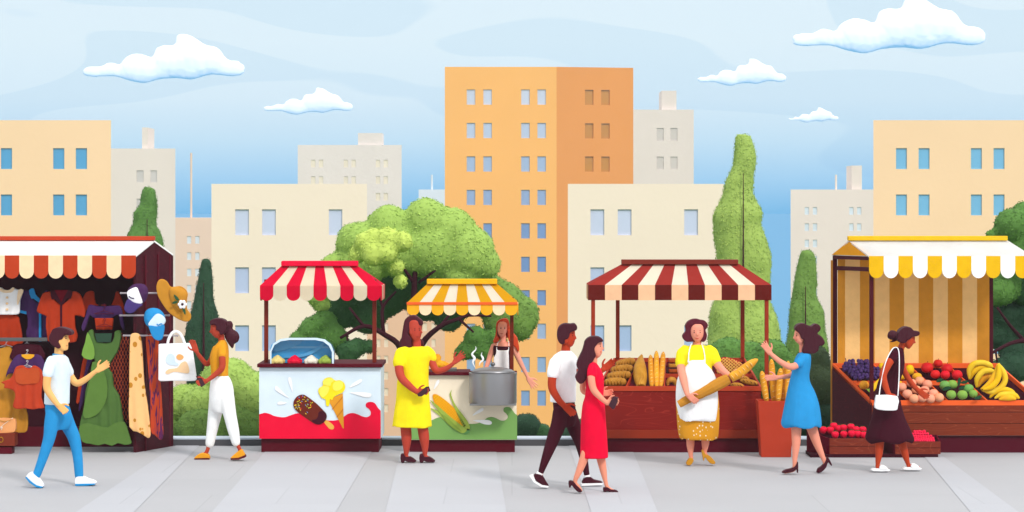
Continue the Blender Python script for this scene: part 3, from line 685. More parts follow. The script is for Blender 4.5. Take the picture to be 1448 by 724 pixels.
rel([(135,170),(145,140),(185,145),(250,185),(330,250),(400,320),(440,400),(480,470),(510,530),(480,540),(420,500),(330,430),(230,350),(160,250)],M('#f0a210','plain',.5),1)
r0=random.Random(2)
for a in range(20):
    for b in range(6):
        u=a/19; v=(b-2.5)/6; w_=.95*math.sin(min(1,(u*1.3+.25))*math.pi*.5)*(1-.55*max(0,u-.5)*2)
        cx_=155+u*330; cy_=165+u*345; nx_,ny_=.72,-.69; s_=150*v*w_
        x,y=cx_+nx_*s_+15*(1-u),cy_+ny_*s_
        if y>540: continue
        rel([(x-8,y-2),(x-1,y-10),(x+8,y+1),(x+1,y+10)],M('#fbbf12','plain',.45),2,0)
rel([(104,205),(180,260),(260,330),(340,400),(430,470),(520,540),(500,575),(460,580),(400,545),(330,480),(250,390),(170,290)],M('#9db548','plain',.5),3)
rel([(240,370),(300,400),(380,480),(460,560),(420,560),(360,520),(290,450)],M('#86a23d','plain',.5),4)
rel([(515,540),(550,535),(553,565),(530,590),(505,595),(480,580)],M('#5d9150','plain',.5),2)
m.build('body',t)
m=MB(); m.box(574,526.3,664,530.8,29.94,30.55,MAR); m.box(664,526.3,731,530.8,30.25,30.55,MAR); m.build('counter_top',t,bevel=.004)
m=MB(); m.box(579,622.2,728,640,30.05,30.48,MAR); m.build('base',t,bevel=.006)
m=MB(); m.box(664,571.3,730,573.5,29.62,30.0,M('#8b8b8b','metal',.4)); m.build('pot_shelf',t,bevel=.002)
for x,y1 in ((586,526.5),(723.7,526.5)):
    m=MB(); p=P(x,y1,30.35); q=P(x,420,30.35); m.box3((p.x-.022,30.33,p.z),(p.x+.022,30.37,q.z),M('#70240f','plain',.45)); m.build('post',t,bevel=.004)
YC=[M('#f6bd13','awning',size=.5),M('#fff8e6','awning',size=.5)]; YV=[M('#fdb022','cloth'),M('#fde0b6','cloth')]
ea,eb,ra,rb,fa,fb=canopy(t,575.5,731.5,604,703,401.5,428,30.0,30.35,9,YC)
m=MB(); valance(m,575.5,731.5,9,430.5,438,446,29.985,YV); sidevalance(m,fa,ea,Z(430),Z(438),Z(446),4,YV); sidevalance(m,eb,fb,Z(430),Z(438),Z(446),4,YV); m.build('valance',t)
m=MB(); m.box(575,427.2,732,431,29.97,30.0,M('#f7652b','cloth')); m.build('trim_band',t,bevel=.003)
m=MB(); m.box(603.5,394.5,703,402,30.29,30.41,M('#f5b417','cloth')); m.build('ridge_cap',t,bevel=.01,segs=3)
# pot
t=thing('cooking_pot',P(697,571.2,29.82),'large steel cooking pot steaming at the right end of the corn cart','pot')
pc=P(697,571,29.82); k=29.82/S; R=33.7*k; ST=M('#a2a2a4','metal',.38)
def lathe(m,c,prof,mat,seg=40):
    vs=[];fs=[];n=len(prof)
    for r,z in prof:
        for i in range(seg): a=2*math.pi*i/seg; vs.append(c+Vector((r*math.cos(a),r*math.sin(a),z)))
    for j in range(n-1):
        for i in range(seg): i2=(i+1)%seg; fs.append((j*seg+i,j*seg+i2,(j+1)*seg+i2,(j+1)*seg+i))
    fs.append(tuple(reversed(range(seg)))); fs.append(tuple((n-1)*seg+i for i in range(seg)))
    m.add(vs,fs,mat)
zt=P(0,527,29.82).z-pc.z; 
SQ=.26/R
m=MB(); lathe(m,Vector((0,0,0)),[(R*.97,0),(R,.012),(R,zt-.012),(R*1.012,zt-.01),(R*1.012,zt)],ST)
m.v=[Vector((v.x,v.y*SQ,v.z))+pc for v in m.v]; o=m.build('pot_body',t,smooth=True); 
def autosmooth(o,ang=.6):
    md=o.modifiers.new('e','EDGE_SPLIT'); md.split_angle=ang
autosmooth(o)
m=MB(); lathe(m,Vector((0,0,0)),[(R*.9,zt),(R*.93,zt+.01),(R*.8,zt+.035),(R*.55,zt+.055),(R*.25,zt+.065),(.004,zt+.067)],M('#8f8f91','metal',.4))
m.v=[Vector((v.x,v.y*SQ,v.z))+pc for v in m.v]; lid=m.build('lid',t,smooth=True)
m=MB(); m.tube([(pc.x,pc.y,pc.z+zt+.06,.012),(pc.x,pc.y,pc.z+zt+.085,.012)],ST); m.ball(pc+Vector((0,0,zt+.1)),.028,M('#77777a','metal',.4),3,(1,1,.8)); m.build('knob',lid,smooth=True)
# steam
sm,nt_,b_=newmat('steam_white'); b_.inputs['Base Color'].default_value=(.95,.98,1,1); b_.inputs['Alpha'].default_value=.85; b_.inputs['Roughness'].default_value=1
f=lambda x,y:P(640+x/4.823,440+y/4.827,29.8)
for k_,pts in enumerate(([(157,240,1),(158,262,4),(133,293,7),(150,322,9),(138,350,6),(155,388,1)],[(201,282,1),(196,300,4),(205,318,8),(206,335,7),(188,352,5),(180,374,1)])):
    m=MB(); m.tube([(*f(x,y),r/4.823*30/S) for x,y,r in pts],sm,seg=10,res=8); o=m.build('steam',smooth=True); tag(o,['taller white curl of steam above the pot, left','shorter white curl of steam above the pot, right'][k_],'steam','curls of steam')
# tray with golden food
t=thing('serving_tray',P(633,526.2,30.2),'grey metal tray holding golden food on the corn cart counter','tray')
m=MB(); m.box(610,521,645.5,526.1,30.08,30.3,M('#6d6a68','metal',.5)); m.build('tray_body',t,bevel=.008)
f=lambda x,y,d=0:P(540+x/3.215,440+y/3.218,30.15+d)
m=MB(); GO=M('#f5b01c','food',.45,'#e39314')
m.fill([(225,255),(235,225),(225,205),(240,195),(262,195),(272,210),(268,222),(290,228),(315,245),(325,262),(230,262)],GO,frame=f,maxr=.045,n=50,sq=1.2)
o=m.sculpt('roast_food',voxel=.006,smooth=2); tag(o,'heap of golden roast food on the grey tray','food')
# ================================================================ BREAD STALL
t=thing('bread_stall',P(961,640,30.4),'wooden bread stall with maroon and cream striped awning and wood grain front','stall')
WD=M('#7f1810','wood',.5,'#982c20'); WR=M('#b53e20','plain',.5)
m=MB(); m.box(846,547.5,1076,620,30.0,30.05,WD); m.build('front_panel',t)
m=MB(); m.box(845,546,1077,553,29.985,30.0-.001,WR); m.build('top_rail',t,bevel=.003)
m=MB(); m.box(845,608,1077,620,29.98,29.999,M('#8d2c14','plain',.5)); m.build('bottom_rail',t,bevel=.003)
m=MB(); m.box(848,620.2,1074,640,30.03,30.72,MAR); m.build('base',t,bevel=.005)
fl,frr=P(846,547,30.0),P(1076,547,30.0); bl_,br_=P(869,506,30.7),P(1052,506,30.7)
dz=Vector((0,0,-.05))
m=MB(); m.slab([fl+dz,frr+dz,br_+dz,bl_+dz],.02,M('#64001a','plain',.6))
# closed sides and back down to the base
gz_=P(0,620,30).z
for a,b in ((fl,bl_),(frr,br_)):
    q=[Vector((a.x,30.05,a.z+dz.z)),Vector((b.x,30.7,b.z+dz.z)),Vector((b.x,30.7,gz_)),Vector((a.x,30.05,gz_))]; m.slab(q,.01,M('#64001a','plain',.6))
m.build('tray',t)
m=MB()
def bar(a,b,w_=.012,h=.05,mat=WR): 
    d=(b-a); sd_=d.cross(Vector((0,0,1))).normalized()*w_; up=Vector((0,0,h))
    m.add([a-sd_,a+sd_,b+sd_,b-sd_,a-sd_-up,a+sd_-up,b+sd_-up,b-sd_-up],[(0,1,2,3),(7,6,5,4),(0,4,5,1),(1,5,6,2),(2,6,7,3),(3,7,4,0)],mat)
L_=lambda u,v:(fl.lerp(frr,u)).lerp(bl_.lerp(br_,u),v)
bar(L_(0,0),L_(1,0),.01,.05); bar(L_(0,1),L_(1,1)); bar(L_(0,0),L_(0,1)); bar(L_(1,0),L_(1,1))
for u0,u1 in ((.17,.195),(.405,.397)): bar(L_(u0,0),L_(u1,1),.008)
bar(L_(.405,.45),L_(1,.45),.009)
m.build('divider',t,bevel=.002)
PM=M('#983018','plain',.45)
for x,y1,D_ in ((838.7,640,30.02),(1084,640,30.02),(873.5,506,30.68),(1050,506,30.68)):
    m=MB(); p=P(x,y1,D_); q=P(x,412,D_); m.box3((p.x-.023,D_-.02,p.z),(p.x+.023,D_+.025,q.z),PM); m.build('post',t,bevel=.004)
BC=[M('#b93b33','awning',size=.4),M('#fff5e0','awning',size=.4)]; BV=[M('#631812','cloth'),M('#f5c297','cloth')]
ea,eb,ra,rb,fa,fb=canopy(t,832,1091,880,1045,373,403,30.0,30.4,11,BC)
m=MB(); valance(m,832,1091,11,403,410,424.5,29.985,BV,square=True)
for a,b in ((fa,ea),(eb,fb)):
    for i in range(4):
        p=a.lerp(b,i/4);q=a.lerp(b,(i+1)/4); m.slab([Vector((p.x,p.y,Z(424.5))),Vector((q.x,q.y,Z(424.5))),Vector((q.x,q.y,Z(403))),Vector((p.x,p.y,Z(403)))],.012,BV[(i+1)%2])
m.build('valance',t)
m=MB(); m.box(879,367,1044,374,30.34,30.46,M('#7d2c1f','plain',.5)); m.build('ridge_cap',t,bevel=.006)
# bread: frames
fb5=lambda D:(lambda x,y,d=0.0:P(840+x/10.35,490+y/10.35,D+d))
def loaf(pts,D,hexc,h2,label,cat,group,name,rx,vox=.006,extra=None,sc=14):
    m=MB(); m.tube(pts,M(hexc,'food',.5,h2,sc/12),seg=14,res=5); 
    if extra: extra(m)
    o=m.sculpt(name,voxel=vox,smooth=2); tag(o,label,cat,group); return o
CR='#b9802e'; 
F=lambda x,y,d:P(840+x/10.35,490+y/10.35,30.35+d)
def braided(x0,y0,x1,y1,D,label):
    """a plaited loaf lying across the tray"""
    m=MB(); mat=M('#bd8330','food',.5,'#a8701f',1.0); n=6
    for i in range(n):
        u=(i+.5)/n; x=x0+(x1-x0)*u; y=y0+(y1-y0)*u; r=(.062 if 0<i<n-1 else .05)
        c=P(x,y,D); m.ball(c,r,mat,3,(.85,1,.95))
        m.tube([(c.x-.012,c.y-.06,c.z+.045,.006),(c.x-.02,c.y-.068,c.z+.01,.012),(c.x-.012,c.y-.07,c.z-.03,.006)],mat)
    t_=thing('braided_loaf',P((x0+x1)/2,(y0+y1)/2+6,D),label,'bread','braided loaves on the bread stall')
    m.sculpt('crust',t_,voxel=.006,smooth=1)
    h=MB()
    for i in range(1,n-1):
        u=(i+.5)/n; c=P(x0+(x1-x0)*u,y0+(y1-y0)*u,D)
        h.tube([(c.x-.022,c.y-.060,c.z+.040,.002),(c.x-.028,c.y-.066,c.z+.012,.006),(c.x-.020,c.y-.064,c.z-.016,.002)],M('#dca64b','food',.5,'#c98f3a',1))
    h.build('glaze',t_,smooth=True)
for i,(a,b,c,d,D) in enumerate([(873,516,896,511,30.48),(866,524,893,521,30.36),(860,533,890,530,30.24),(857,541,883,540,30.12)]):
    braided(a,b,c,d,D,['braided brown loaf at the back, topmost of the stacked plaits','braided brown loaf, second from the back of the stacked plaits','braided brown loaf, third from the back of the stacked plaits','braided brown loaf at the front left corner of the bread tray'][i])
f5=lambda x,y,D:P(840+x/10.35,490+y/10.35,D)
# large pointed loaf
m=MB(); mt=M('#cf9633','food',.5,'#bb8228',.8)
m.tube([(*f5(700,118,30.45),.01),(*f5(680,200,30.4),.045),(*f5(672,330,30.28),.078),(*f5(680,470,30.16),.08),(*f5(690,590,30.06),.05)],mt,seg=16)
m.tube([(*f5(720,230,30.30),.01),(*f5(668,330,30.20),.022),(*f5(700,430,30.10),.022),(*f5(655,560,30.02),.01)],mt,seg=10)
o=m.sculpt('pointed_loaf',voxel=.006,smooth=2); tag(o,'large pointed golden loaf with a twisted seam, beside the three baguettes','bread')
def baguette(p0,p1,r,label,group,name='baguette',hexc='#f0a92f',cuts=8,parent=None):
    t_=thing(name,min([p0,p1],key=lambda v:v.z),label,'bread',group)
    d=p1-p0; m=MB(); m.tube([(*(p0+d*a),r*b) for a,b in ((0,.35),(.05,.75),(.25,1),(.75,1),(.93,.7),(1,.2))],M(hexc,'food',.45,'#dd9322',.7),seg=16,res=5); m.build('crust',t_,smooth=True)
    h=MB(); s_=d.normalized(); fwd=Vector((0,-1,0)); fwd=(fwd-s_*fwd.dot(s_)).normalized(); sd_=s_.cross(fwd)
    for i in range(cuts):
        u=.12+.78*i/(cuts-1); c=p0+d*u
        h.tube([(*(c+sd_*r*.65+fwd*r*.72+s_*r*.25),.0015),(*(c+fwd*r*1.0),.0055),(*(c-sd_*r*.6+fwd*r*.76-s_*r*.25),.0015)],M('#fbd07c','food',.5,'#f3c065',1),seg=6)
    h.build('slash',t_,smooth=True); return t_
for i,(x0,y0,x1,y1,c) in enumerate([(845,590,826,125,'#e09a2a'),(915,595,912,65,'#f9b52f'),(975,592,1015,78,'#eda531')]):
    baguette(f5(x0,y0,30.05),f5(x1,y1,30.4),.033,['left baguette of the three upright in the bread stall tray','middle and brightest baguette of the three upright in the tray','right baguette of the three upright in the bread stall tray, leaning right'][i],'three baguettes standing in the tray',hexc=c)
# buns stacked and a croissant
for i,(y,c,c2,l) in enumerate([(509.5,'#b9551a','#a34a14','upper square brown bun behind the baker'),(516.5,'#c98a34','#b87a28','middle golden square bun behind the baker'),(524,'#b4511a','#9c4413','lowest dark brown square bun behind the baker')]):
    m=MB(); p=P(954,y,30.45); m.box3((p.x-.075,30.36,p.z-.022),(p.x+.11,30.5,p.z+.022),M(c,'food',.5,c2))
    o=m.sculpt('bun',voxel=.007,smooth=6); tag(o,l,'bread','square buns stacked on the stall')
m=MB(); mt=M('#c98c35','food',.5,'#a86d20',1.2)
pts=[(1075,590,.012),(1085,520,.026),(1120,490,.036),(1165,495,.036),(1190,540,.026),(1185,590,.012)]
m.tube([(*f5(x,y,30.15),r) for x,y,r in pts],mt,seg=12); 
for x,y,r in pts[1:-1]: m.ball(f5(x,y,30.15),r*1.12,mt,2,(.5,1,1))
o=m.sculpt('croissant',voxel=.005,smooth=1); tag(o,'curved golden croissant in the lower compartment beside the baker','croissant')
# lattice pie
f7=lambda x,y,D:P(940+x/3.22,440+y/3.218,D)
t_=thing('lattice_pie',f7(300,275,30.5),'cherry pie with a golden lattice crust at the back right of the bread stall','pie')
m=MB(); m.fill([(232,290),(235,245),(250,215),(280,207),(320,220),(350,235),(365,255),(345,282)],M('#c81e1e','food',.4,'#a91519',1),frame=lambda x,y,dd:f7(x,y,30.45+dd),maxr=.05,n=90,sq=.8); m.sculpt('filling',t_,voxel=.008,smooth=3)
m=MB(); pl=[(236,285),(238,245),(252,217),(280,209),(320,222),(348,236),(362,255),(345,280)]; cr=M('#eeb45c','food',.5,'#dfa04a',1)
for s_ in (1,-1):
    for kq in range(-12,30):
        run=[]
        for q in range(0,60):
            x=230+q*2.4; y=(210+kq*14+(x-230)*.85*s_) if s_>0 else (180+kq*14-(x-230)*.95)
            if inpoly(x,y,pl): run.append((x,y))
        if len(run)>3: m.tube([(*f7(*run[0],30.388),.008),(*f7(*run[len(run)//2],30.376),.008),(*f7(*run[-1],30.388),.008)],cr,seg=6)
m.build('lattice',t_,smooth=True)
for i,(a,b,l) in enumerate([((330,300),(385,312),'upper small slashed roll leaning at the right end of the bread stall'),((345,315),(428,332),'long slashed roll at the right end of the bread stall'),((300,335),(360,342),'short slashed roll lowest at the front, right of the baker')]):
    p,q=f7(*a,30.3-i*.1),f7(*b,30.2-i*.1); d=q-p; t_=thing('bread_roll',p-Vector((0,0,.03)),l,'bread','slashed rolls on the bread stall')
    m=MB(); m.tube([(*(p+d*u),r) for u,r in ((0,.012),(.2,.03),(.5,.036),(.8,.03),(1,.01))],M('#cf9339','food',.5,'#b67c28',1),seg=14); m.build('crust',t_,smooth=True)
    h=MB()
    for k_ in range(4):
        c=p+d*(.2+.2*k_); h.tube([(c.x-.018,c.y-.026,c.z+.018,.002),(c.x,c.y-.036,c.z,.005),(c.x+.012,c.y-.03,c.z-.018,.002)],M('#6b3a12','food',.5,'#5a2e0c',1),seg=6)
    h.build('slash',t_,smooth=True)
# basket of baguettes in front
t=thing('bread_bin',P(1100,647,29.4),'tall reddish brown bin full of upright baguettes before the bread stall','bin')
BD=GD(647); m=MB(); BM_=M('#b93d24','plain',.5)
x0,x1=1072,1124; a=P(x0,567,BD);b=P(x1,567,BD);c=P(1077,647,BD);d=P(1119,647,BD); dp=.34
outer=[a,b,Vector((b.x,b.y+dp,b.z)),Vector((a.x,a.y+dp,a.z))]; bot=[c+Vector((0,.03,0)),d+Vector((0,.03,0)),Vector((d.x,d.y+dp-.03,d.z)),Vector((c.x,c.y+dp-.03,c.z))]
inn=[v+(Vector(((a.x+b.x)/2,a.y+dp/2,v.z))-v).normalized()*.018 for v in outer]; inb=[v-Vector((0,0,.12)) for v in inn]
m.add(outer+bot+inn+inb,[(4,5,1,0),(5,6,2,1),(6,7,3,2),(7,4,0,3),(7,6,5,4),(0,1,9,8),(1,2,10,9),(2,3,11,10),(3,0,8,11),(8,9,13,12),(9,10,14,13),(10,11,15,14),(11,8,12,15),(12,13,14,15)],BM_)
m.build('bin_body',t,bevel=.006)
g7=lambda x,y,D:P(1060+x/3.15,450+y/3.148,D)
for i,(x0,y0,x1,y1,D_,l,c) in enumerate([(76,372,54,235,.1,'leftmost and shortest baguette in the tall bin','#e9a32c'),(108,372,97,182,.2,'tallest baguette in the bin, by the customer\'s hand','#f7b432'),(126,375,138,222,.1,'third baguette from the left in the tall bin','#eea930'),(148,375,158,208,.24,'fourth baguette from the left in the tall bin','#f2ae30'),(166,375,172,190,.14,'rightmost baguette in the bin, against the blue dress','#f4b133')]):
    baguette(g7(x0,y0,BD+D_),g7(x1,y1,BD+D_),.036,l,'baguettes in the tall bin',hexc=c,cuts=7)
# ================================================================ CLOTHES STALL
t=thing('clothes_stall',P(90,640,30.4),'dark maroon clothes stall with white roof and rust and cream scalloped awning','stall')
A0=P(192,361,30.0); ez=A0.z; RD=30.45; rz=P(218,340,RD).z; BD_=30.84
def V3(px,D,z): p=P(px,300,D); return Vector((p.x,D,z))
XL=-140
WH=M('#fbfbf8','cloth')
m=MB(); m.slab([V3(XL,29.96,ez),V3(192.5,29.96,ez),V3(218.5,RD,rz),V3(XL,RD,rz)],.02,WH)
m.slab([V3(245,BD_,ez),V3(XL,BD_,ez),V3(XL,RD,rz),V3(218.5,RD,rz)],.02,WH); m.build('roof',t)
m=MB(); m.box(XL,334,218.5,340,RD-.04,RD+.04,M('#be4224','plain',.5)); m.build('ridge_cap',t,bevel=.004)
RV=[M('#bd401f','cloth'),M('#fddcb0','cloth')]
m=MB(); n=16; valance(m,192-20.6*n,192,n,361,383.5,394,29.95,[RV[1],RV[0]]); m.build('valance',t)
m=MB(); g=[V3(192,30.0,0),V3(245,BD_,0),V3(245,BD_,ez-.01),V3(218,RD,rz-.02),V3(192,30.0,ez-.01)]
off=Vector((-.03,.01,0)); GM=M('#440718','wood',.6,'#5d0f22')
m.add(g+[v+off for v in g],[(0,1,2,3,4),(9,8,7,6,5),(0,5,6,1),(1,6,7,2),(2,7,8,3),(3,8,9,4),(4,9,5,0)],GM)
for px,D_ in ((206,30.2),(224,30.52),(240,30.77)):   # cover battens between the boards
    a=V3(px,D_-.012,0); b=V3(px+1.2,D_-.012+.02,0); m.slab([a,b,Vector((b.x,b.y,ez)),Vector((a.x,a.y,ez))],.015,M('#5e0a20','plain',.6))
m.build('side_wall',t)
m=MB(); a=V3(XL,BD_-.04,0); b=V3(245,BD_,0); m.box3((a.x,BD_-.04,.0),(b.x-.04,BD_-.005,ez),MARD); m.build('back_wall',t)
m=MB(); a=V3(XL,BD_-.10,0); b=V3(236,BD_,0); m.box3((a.x,BD_-.10,.0),(b.x,BD_-.045,.24),M('#5a0019','plain',.6)); m.build('plinth',t,bevel=.004)
def rail(px0,px1,y,D,r,mat,nm='hanging_rail',tip=True):
    m=MB(); a=P(px0,y,D);b=P(px1,y,D); m.tube([(*a,r),(*b,r)],mat,seg=10)
    if tip: m.ball(a,r*1.3,mat,1); m.ball(b,r*1.3,mat,1)
    m.build(nm,t,smooth=True)
RM=M('#b9aeb2','plain',.4)
for x0,x1,y in ((171,243,414.5),(170,239,446),(175,251,474.5)): rail(x0,x1,y,29.93,.011,RM)
m=MB(); p=P(-60,480,30.05); q=P(67,480,30.05); m.box3((p.x,30.03,p.z-.022),(q.x,30.07,p.z+.022),M('#5c5c5c','plain',.4)); m.build('clothes_rail',t,bevel=.008)
c1=lambda x,y,D:P(x/6.585,390+y/6.585,D)
c3=lambda x,y,D:P(100+x/4.258,390+y/4.258,D)
c2=lambda x,y,D:P(x/4.137,470+y/4.137,D)
cA=lambda x,y,D:P(20+x/2.893,450+y/2.896,D)
HM=M('#c9c4c8','metal',.35)
def hanger(m,f,x,y,w_,D,mat=HM,s_=1.0):
    """hook, neck and shoulders; x,y the neck in frame px"""
    k=w_
    p=[f(x+k*.05,y-k*.45,D),f(x-k*.1,y-k*.6,D),f(x+k*.1,y-k*.68,D),f(x+k*.16,y-k*.45,D),f(x,y-k*.22,D),f(x,y,D)]
    m.tube([(*q,.0045*s_) for q in p],mat,seg=6)
    a,b,c=f(x,y,D),f(x-k,y+k*.32,D),f(x+k,y+k*.32,D)
    for u,v in ((a,b),(a,c),(b,c)): m.tube([(*u,.0045*s_),(*v,.0045*s_)],mat,seg=6)
def garment(name,label,cat,f,D,poly,mat,th=.05,extras=(),group=None,hang=None,parts=(),sm=3,vox=.009,smi=6,folds=.012):
    poly2=smoothpoly(poly,2) if sm else poly
    u=MB(); u.prism(poly2,D,D+th,mat,frame=f)
    zs=[f(p[0],p[1],D).z for p in poly]; xs=[f(p[0],p[1],D).x for p in poly]
    t=thing(name,Vector(((min(xs)+max(xs))/2,D+th/2,min(zs))),label,cat,group)
    o=u.sculpt('fabric',t,voxel=vox,smooth=smi)
    if folds:
        z0,z1=min(zs),max(zs); wl=worldloc(t)
        for v in o.data.vertices:
            w_=v.co+wl; g_=max(0,(z1-w_.z)/(z1-z0+1e-6)); v.co.y+=folds*g_*math.sin(w_.x*52+mnoise.noise(w_*3)*3)
    for nm,pp,mt,d in parts:
        q=MB(); q.prism(smoothpoly(pp,2) if len(pp)>4 else pp,D-.004-d-.006,D+.012,mt,frame=f); q.build(nm,t)
    if hang:
        q=MB(); hanger(q,f,*hang[:3],D+th/2 if len(hang)<4 else hang[3],*(hang[4:5])); q.build('hanger',t,smooth=True)
    return t
PUR=M('#4b2a5c','cloth'); RU=M('#b53818','cloth'); RUD=M('#94280f','cloth'); DKM=M('#43101f','cloth')
BK=30.42
garment('blouse','white sleeveless blouse with cream lace neckline and three buttons, hanging at far left','blouse',c1,BK-.06,[(-60,120),(-20,110),(8,108),(30,125),(65,135),(95,125),(115,108),(160,130),(215,128),(205,175),(185,235),(180,335),(150,362),(0,362),(-60,362)],M('#fbfaf8','cloth'),
  parts=[('lace_collar',[(2,112),(30,128),(65,135),(100,125),(118,108),(135,120),(110,152),(80,158),(50,160),(20,152),(0,140)],M('#fbdcb4','cloth'),.002),('lace_frill',[(170,132),(214,130),(208,165),(190,205),(165,270),(158,240)],M('#fbdcb4','cloth'),.002)]+[('button',[(53+0,y),(56,y-8),(64,y-11),(72,y-8),(75,y),(72,y+8),(64,y+11),(56,y+8)],M('#fbd3a0','plain'),.003) for y in (203,258,313)])
garment('skirt','rust coloured skirt hanging below the white blouse','skirt',c1,BK,[(-40,364),(150,364),(180,430),(200,520),(205,575),(200,640),(-40,640)],RU)
garment('jacket','dark purple short sleeved jacket with bright blue collar and trim','jacket',c1,BK+.05,[(180,150),(225,140),(272,138),(290,200),(370,260),(420,140),(450,180),(450,600),(440,610),(245,575),(255,470),(248,355),(182,335)],PUR,
  parts=[('collar',[(270,135),(312,118),(330,175),(368,215),(368,252),(312,212),(290,210)],M('#2f97d6','cloth'),.004),('cuff',[(180,318),(245,332),(245,358),(180,343)],M('#2f97d6','cloth'),.004),('trim_stripe',[(362,330),(384,330),(384,612),(362,612)],M('#2f97d6','cloth'),.004)])
garment('shirt','large rust short sleeved shirt with open dark collar, hanging centre','shirt',c1,BK-.14,[(395,165),(440,150),(470,150),(500,220),(560,265),(580,265),(640,220),(675,145),(730,160),(760,200),(780,270),(795,330),(785,390),(740,370),(705,370),(692,330),(700,480),(708,615),(440,610),(440,330),(437,368),(380,355),(338,330),(362,250)],RU,
  parts=[('collar',[(470,150),(510,135),(625,135),(672,150),(655,215),(620,205),(600,255),(568,270),(540,250),(510,210),(483,222)],DKM,.004),('lining',[(508,133),(632,133),(570,245)],M('#6e0019','cloth'),.012),('placket',[(560,262),(578,262),(578,485),(560,485)],DKM,.004)],hang=None)
garment('top','rust long sleeved crop top on a dark hanger, highest of the three stacked tops','top',c3,BK-.1,[(90,100),(140,95),(150,170),(245,175),(270,95),(295,110),(325,200),(330,250),(285,220),(270,180),(120,180),(80,235),(30,240),(60,165)],RUD,hang=None)
garment('top','sheer purple crop top on a dark hanger, middle of the three stacked tops','top',c3,BK-.18,[(105,180),(125,175),(170,185),(260,180),(300,185),(315,250),(325,330),(300,300),(285,235),(255,250),(205,265),(130,250),(115,235),(100,280),(80,335),(62,310),(85,250)],PUR,hang=(200,210,60,BK-.21,M('#5a1530','plain')))
garment('top','small rust bandeau top on a dark hanger, lowest of the three stacked tops','top',c3,BK-.24,[(142,255),(257,255),(250,325),(152,325)],RU,hang=(202,290,48,BK-.27,M('#7a1a20','plain')),sm=0)
garment('dress','long green dress with puff sleeve and ruffled hem, hanging at the stall front','dress',cA,29.98,[(305,52),(322,50),(335,95),(400,98),(410,55),(434,52),(434,90),(420,140),(382,200),(400,225),(405,280),(430,320),(440,390),(455,470),(475,500),(478,515),(450,520),(425,512),(400,524),(370,515),(345,522),(310,515),(280,508),(265,470),(270,420),(285,360),(290,300),(310,240),(330,190),(322,160),(298,170),(275,150),(292,95)],M('#507036','cloth'),th=.08,folds=.012,
  parts=[('painted_highlight',[(320,180),(350,190),(378,250),(380,320),(360,370),(330,400),(290,410),(282,380),(295,320),(312,240)],M('#5c7e38','cloth'),.01),('flounce',[(270,440),(300,430),(340,440),(380,448),(410,430),(450,425),(468,470),(476,500),(478,513),(450,518),(425,510),(400,522),(370,513),(345,520),(310,513),(280,506),(266,470)],M('#597a38','cloth'),.012),('sleeve',[(300,58),(318,95),(328,130),(325,165),(300,168),(276,150),(290,100)],M('#78a044','cloth'),.006),('bodice_inset',[(330,62),(400,62),(395,98),(338,98)],M('#2f4a38','cloth'),.004)])  # the paler patch on the skirt is a highlight painted in lighter cloth
for nm,lab,pl,mt in (('trousers','narrow rust trouser leg hanging behind the green dress',[(75,495),(100,500),(88,570),(70,640),(52,760),(30,760),(55,600)],RU),('scarf','narrow purple scarf hanging behind the green dress, ending lowest on the left',[(98,505),(130,505),(100,590),(90,700),(70,780),(45,820),(60,700),(80,600)],PUR)):
    garment(nm,lab,nm,c3,30.2,pl,mt,th=.03)
# net shawl
NP=[(300,340),(320,352),(352,372),(352,600),(350,760),(352,890),(300,860),(290,790),(262,720),(240,640),(250,600),(212,570),(235,490),(270,420)]
t2=garment('shawl','sheer maroon shawl with an orange net pattern, beside the green dress','shawl',c3,30.1,NP,DKM,th=.02)
m=MB(); ora=M('#c0522a','plain')
for s_ in (1,-1):
    for kq in range(-40,60):
        run=[]
        for q in range(120):
            y=330+q*5; x=(200+kq*19+(y-330)*.42*s_)
            if inpoly(x,y,NP): run.append((x,y))
        if len(run)>2: m.tube([(*c3(*run[0],30.085),.0032),(*c3(*run[-1],30.085),.0032)],ora,seg=5)
m.build('net_pattern',t2)
garment('scarf','long peach scarf with ochre oval spots','scarf',c3,29.9,[(360,355),(380,345),(405,348),(420,370),(430,450),(440,640),(462,780),(480,930),(475,975),(455,975),(430,955),(400,940),(352,910),(350,700),(352,520),(355,400)],M('#ffc684','dots',.8,'#c8872b',13,.36),th=.06)
garment('scarf','long wavy striped scarf in rust and purple at the end of the rails','scarf',c3,29.92,[(452,360),(480,352),(520,370),(528,420),(530,560),(545,700),(552,860),(556,960),(540,990),(505,960),(480,930),(478,780),(468,600),(455,450)],M('#c04422','stripes',.8,'#5a2350',34),th=.05)
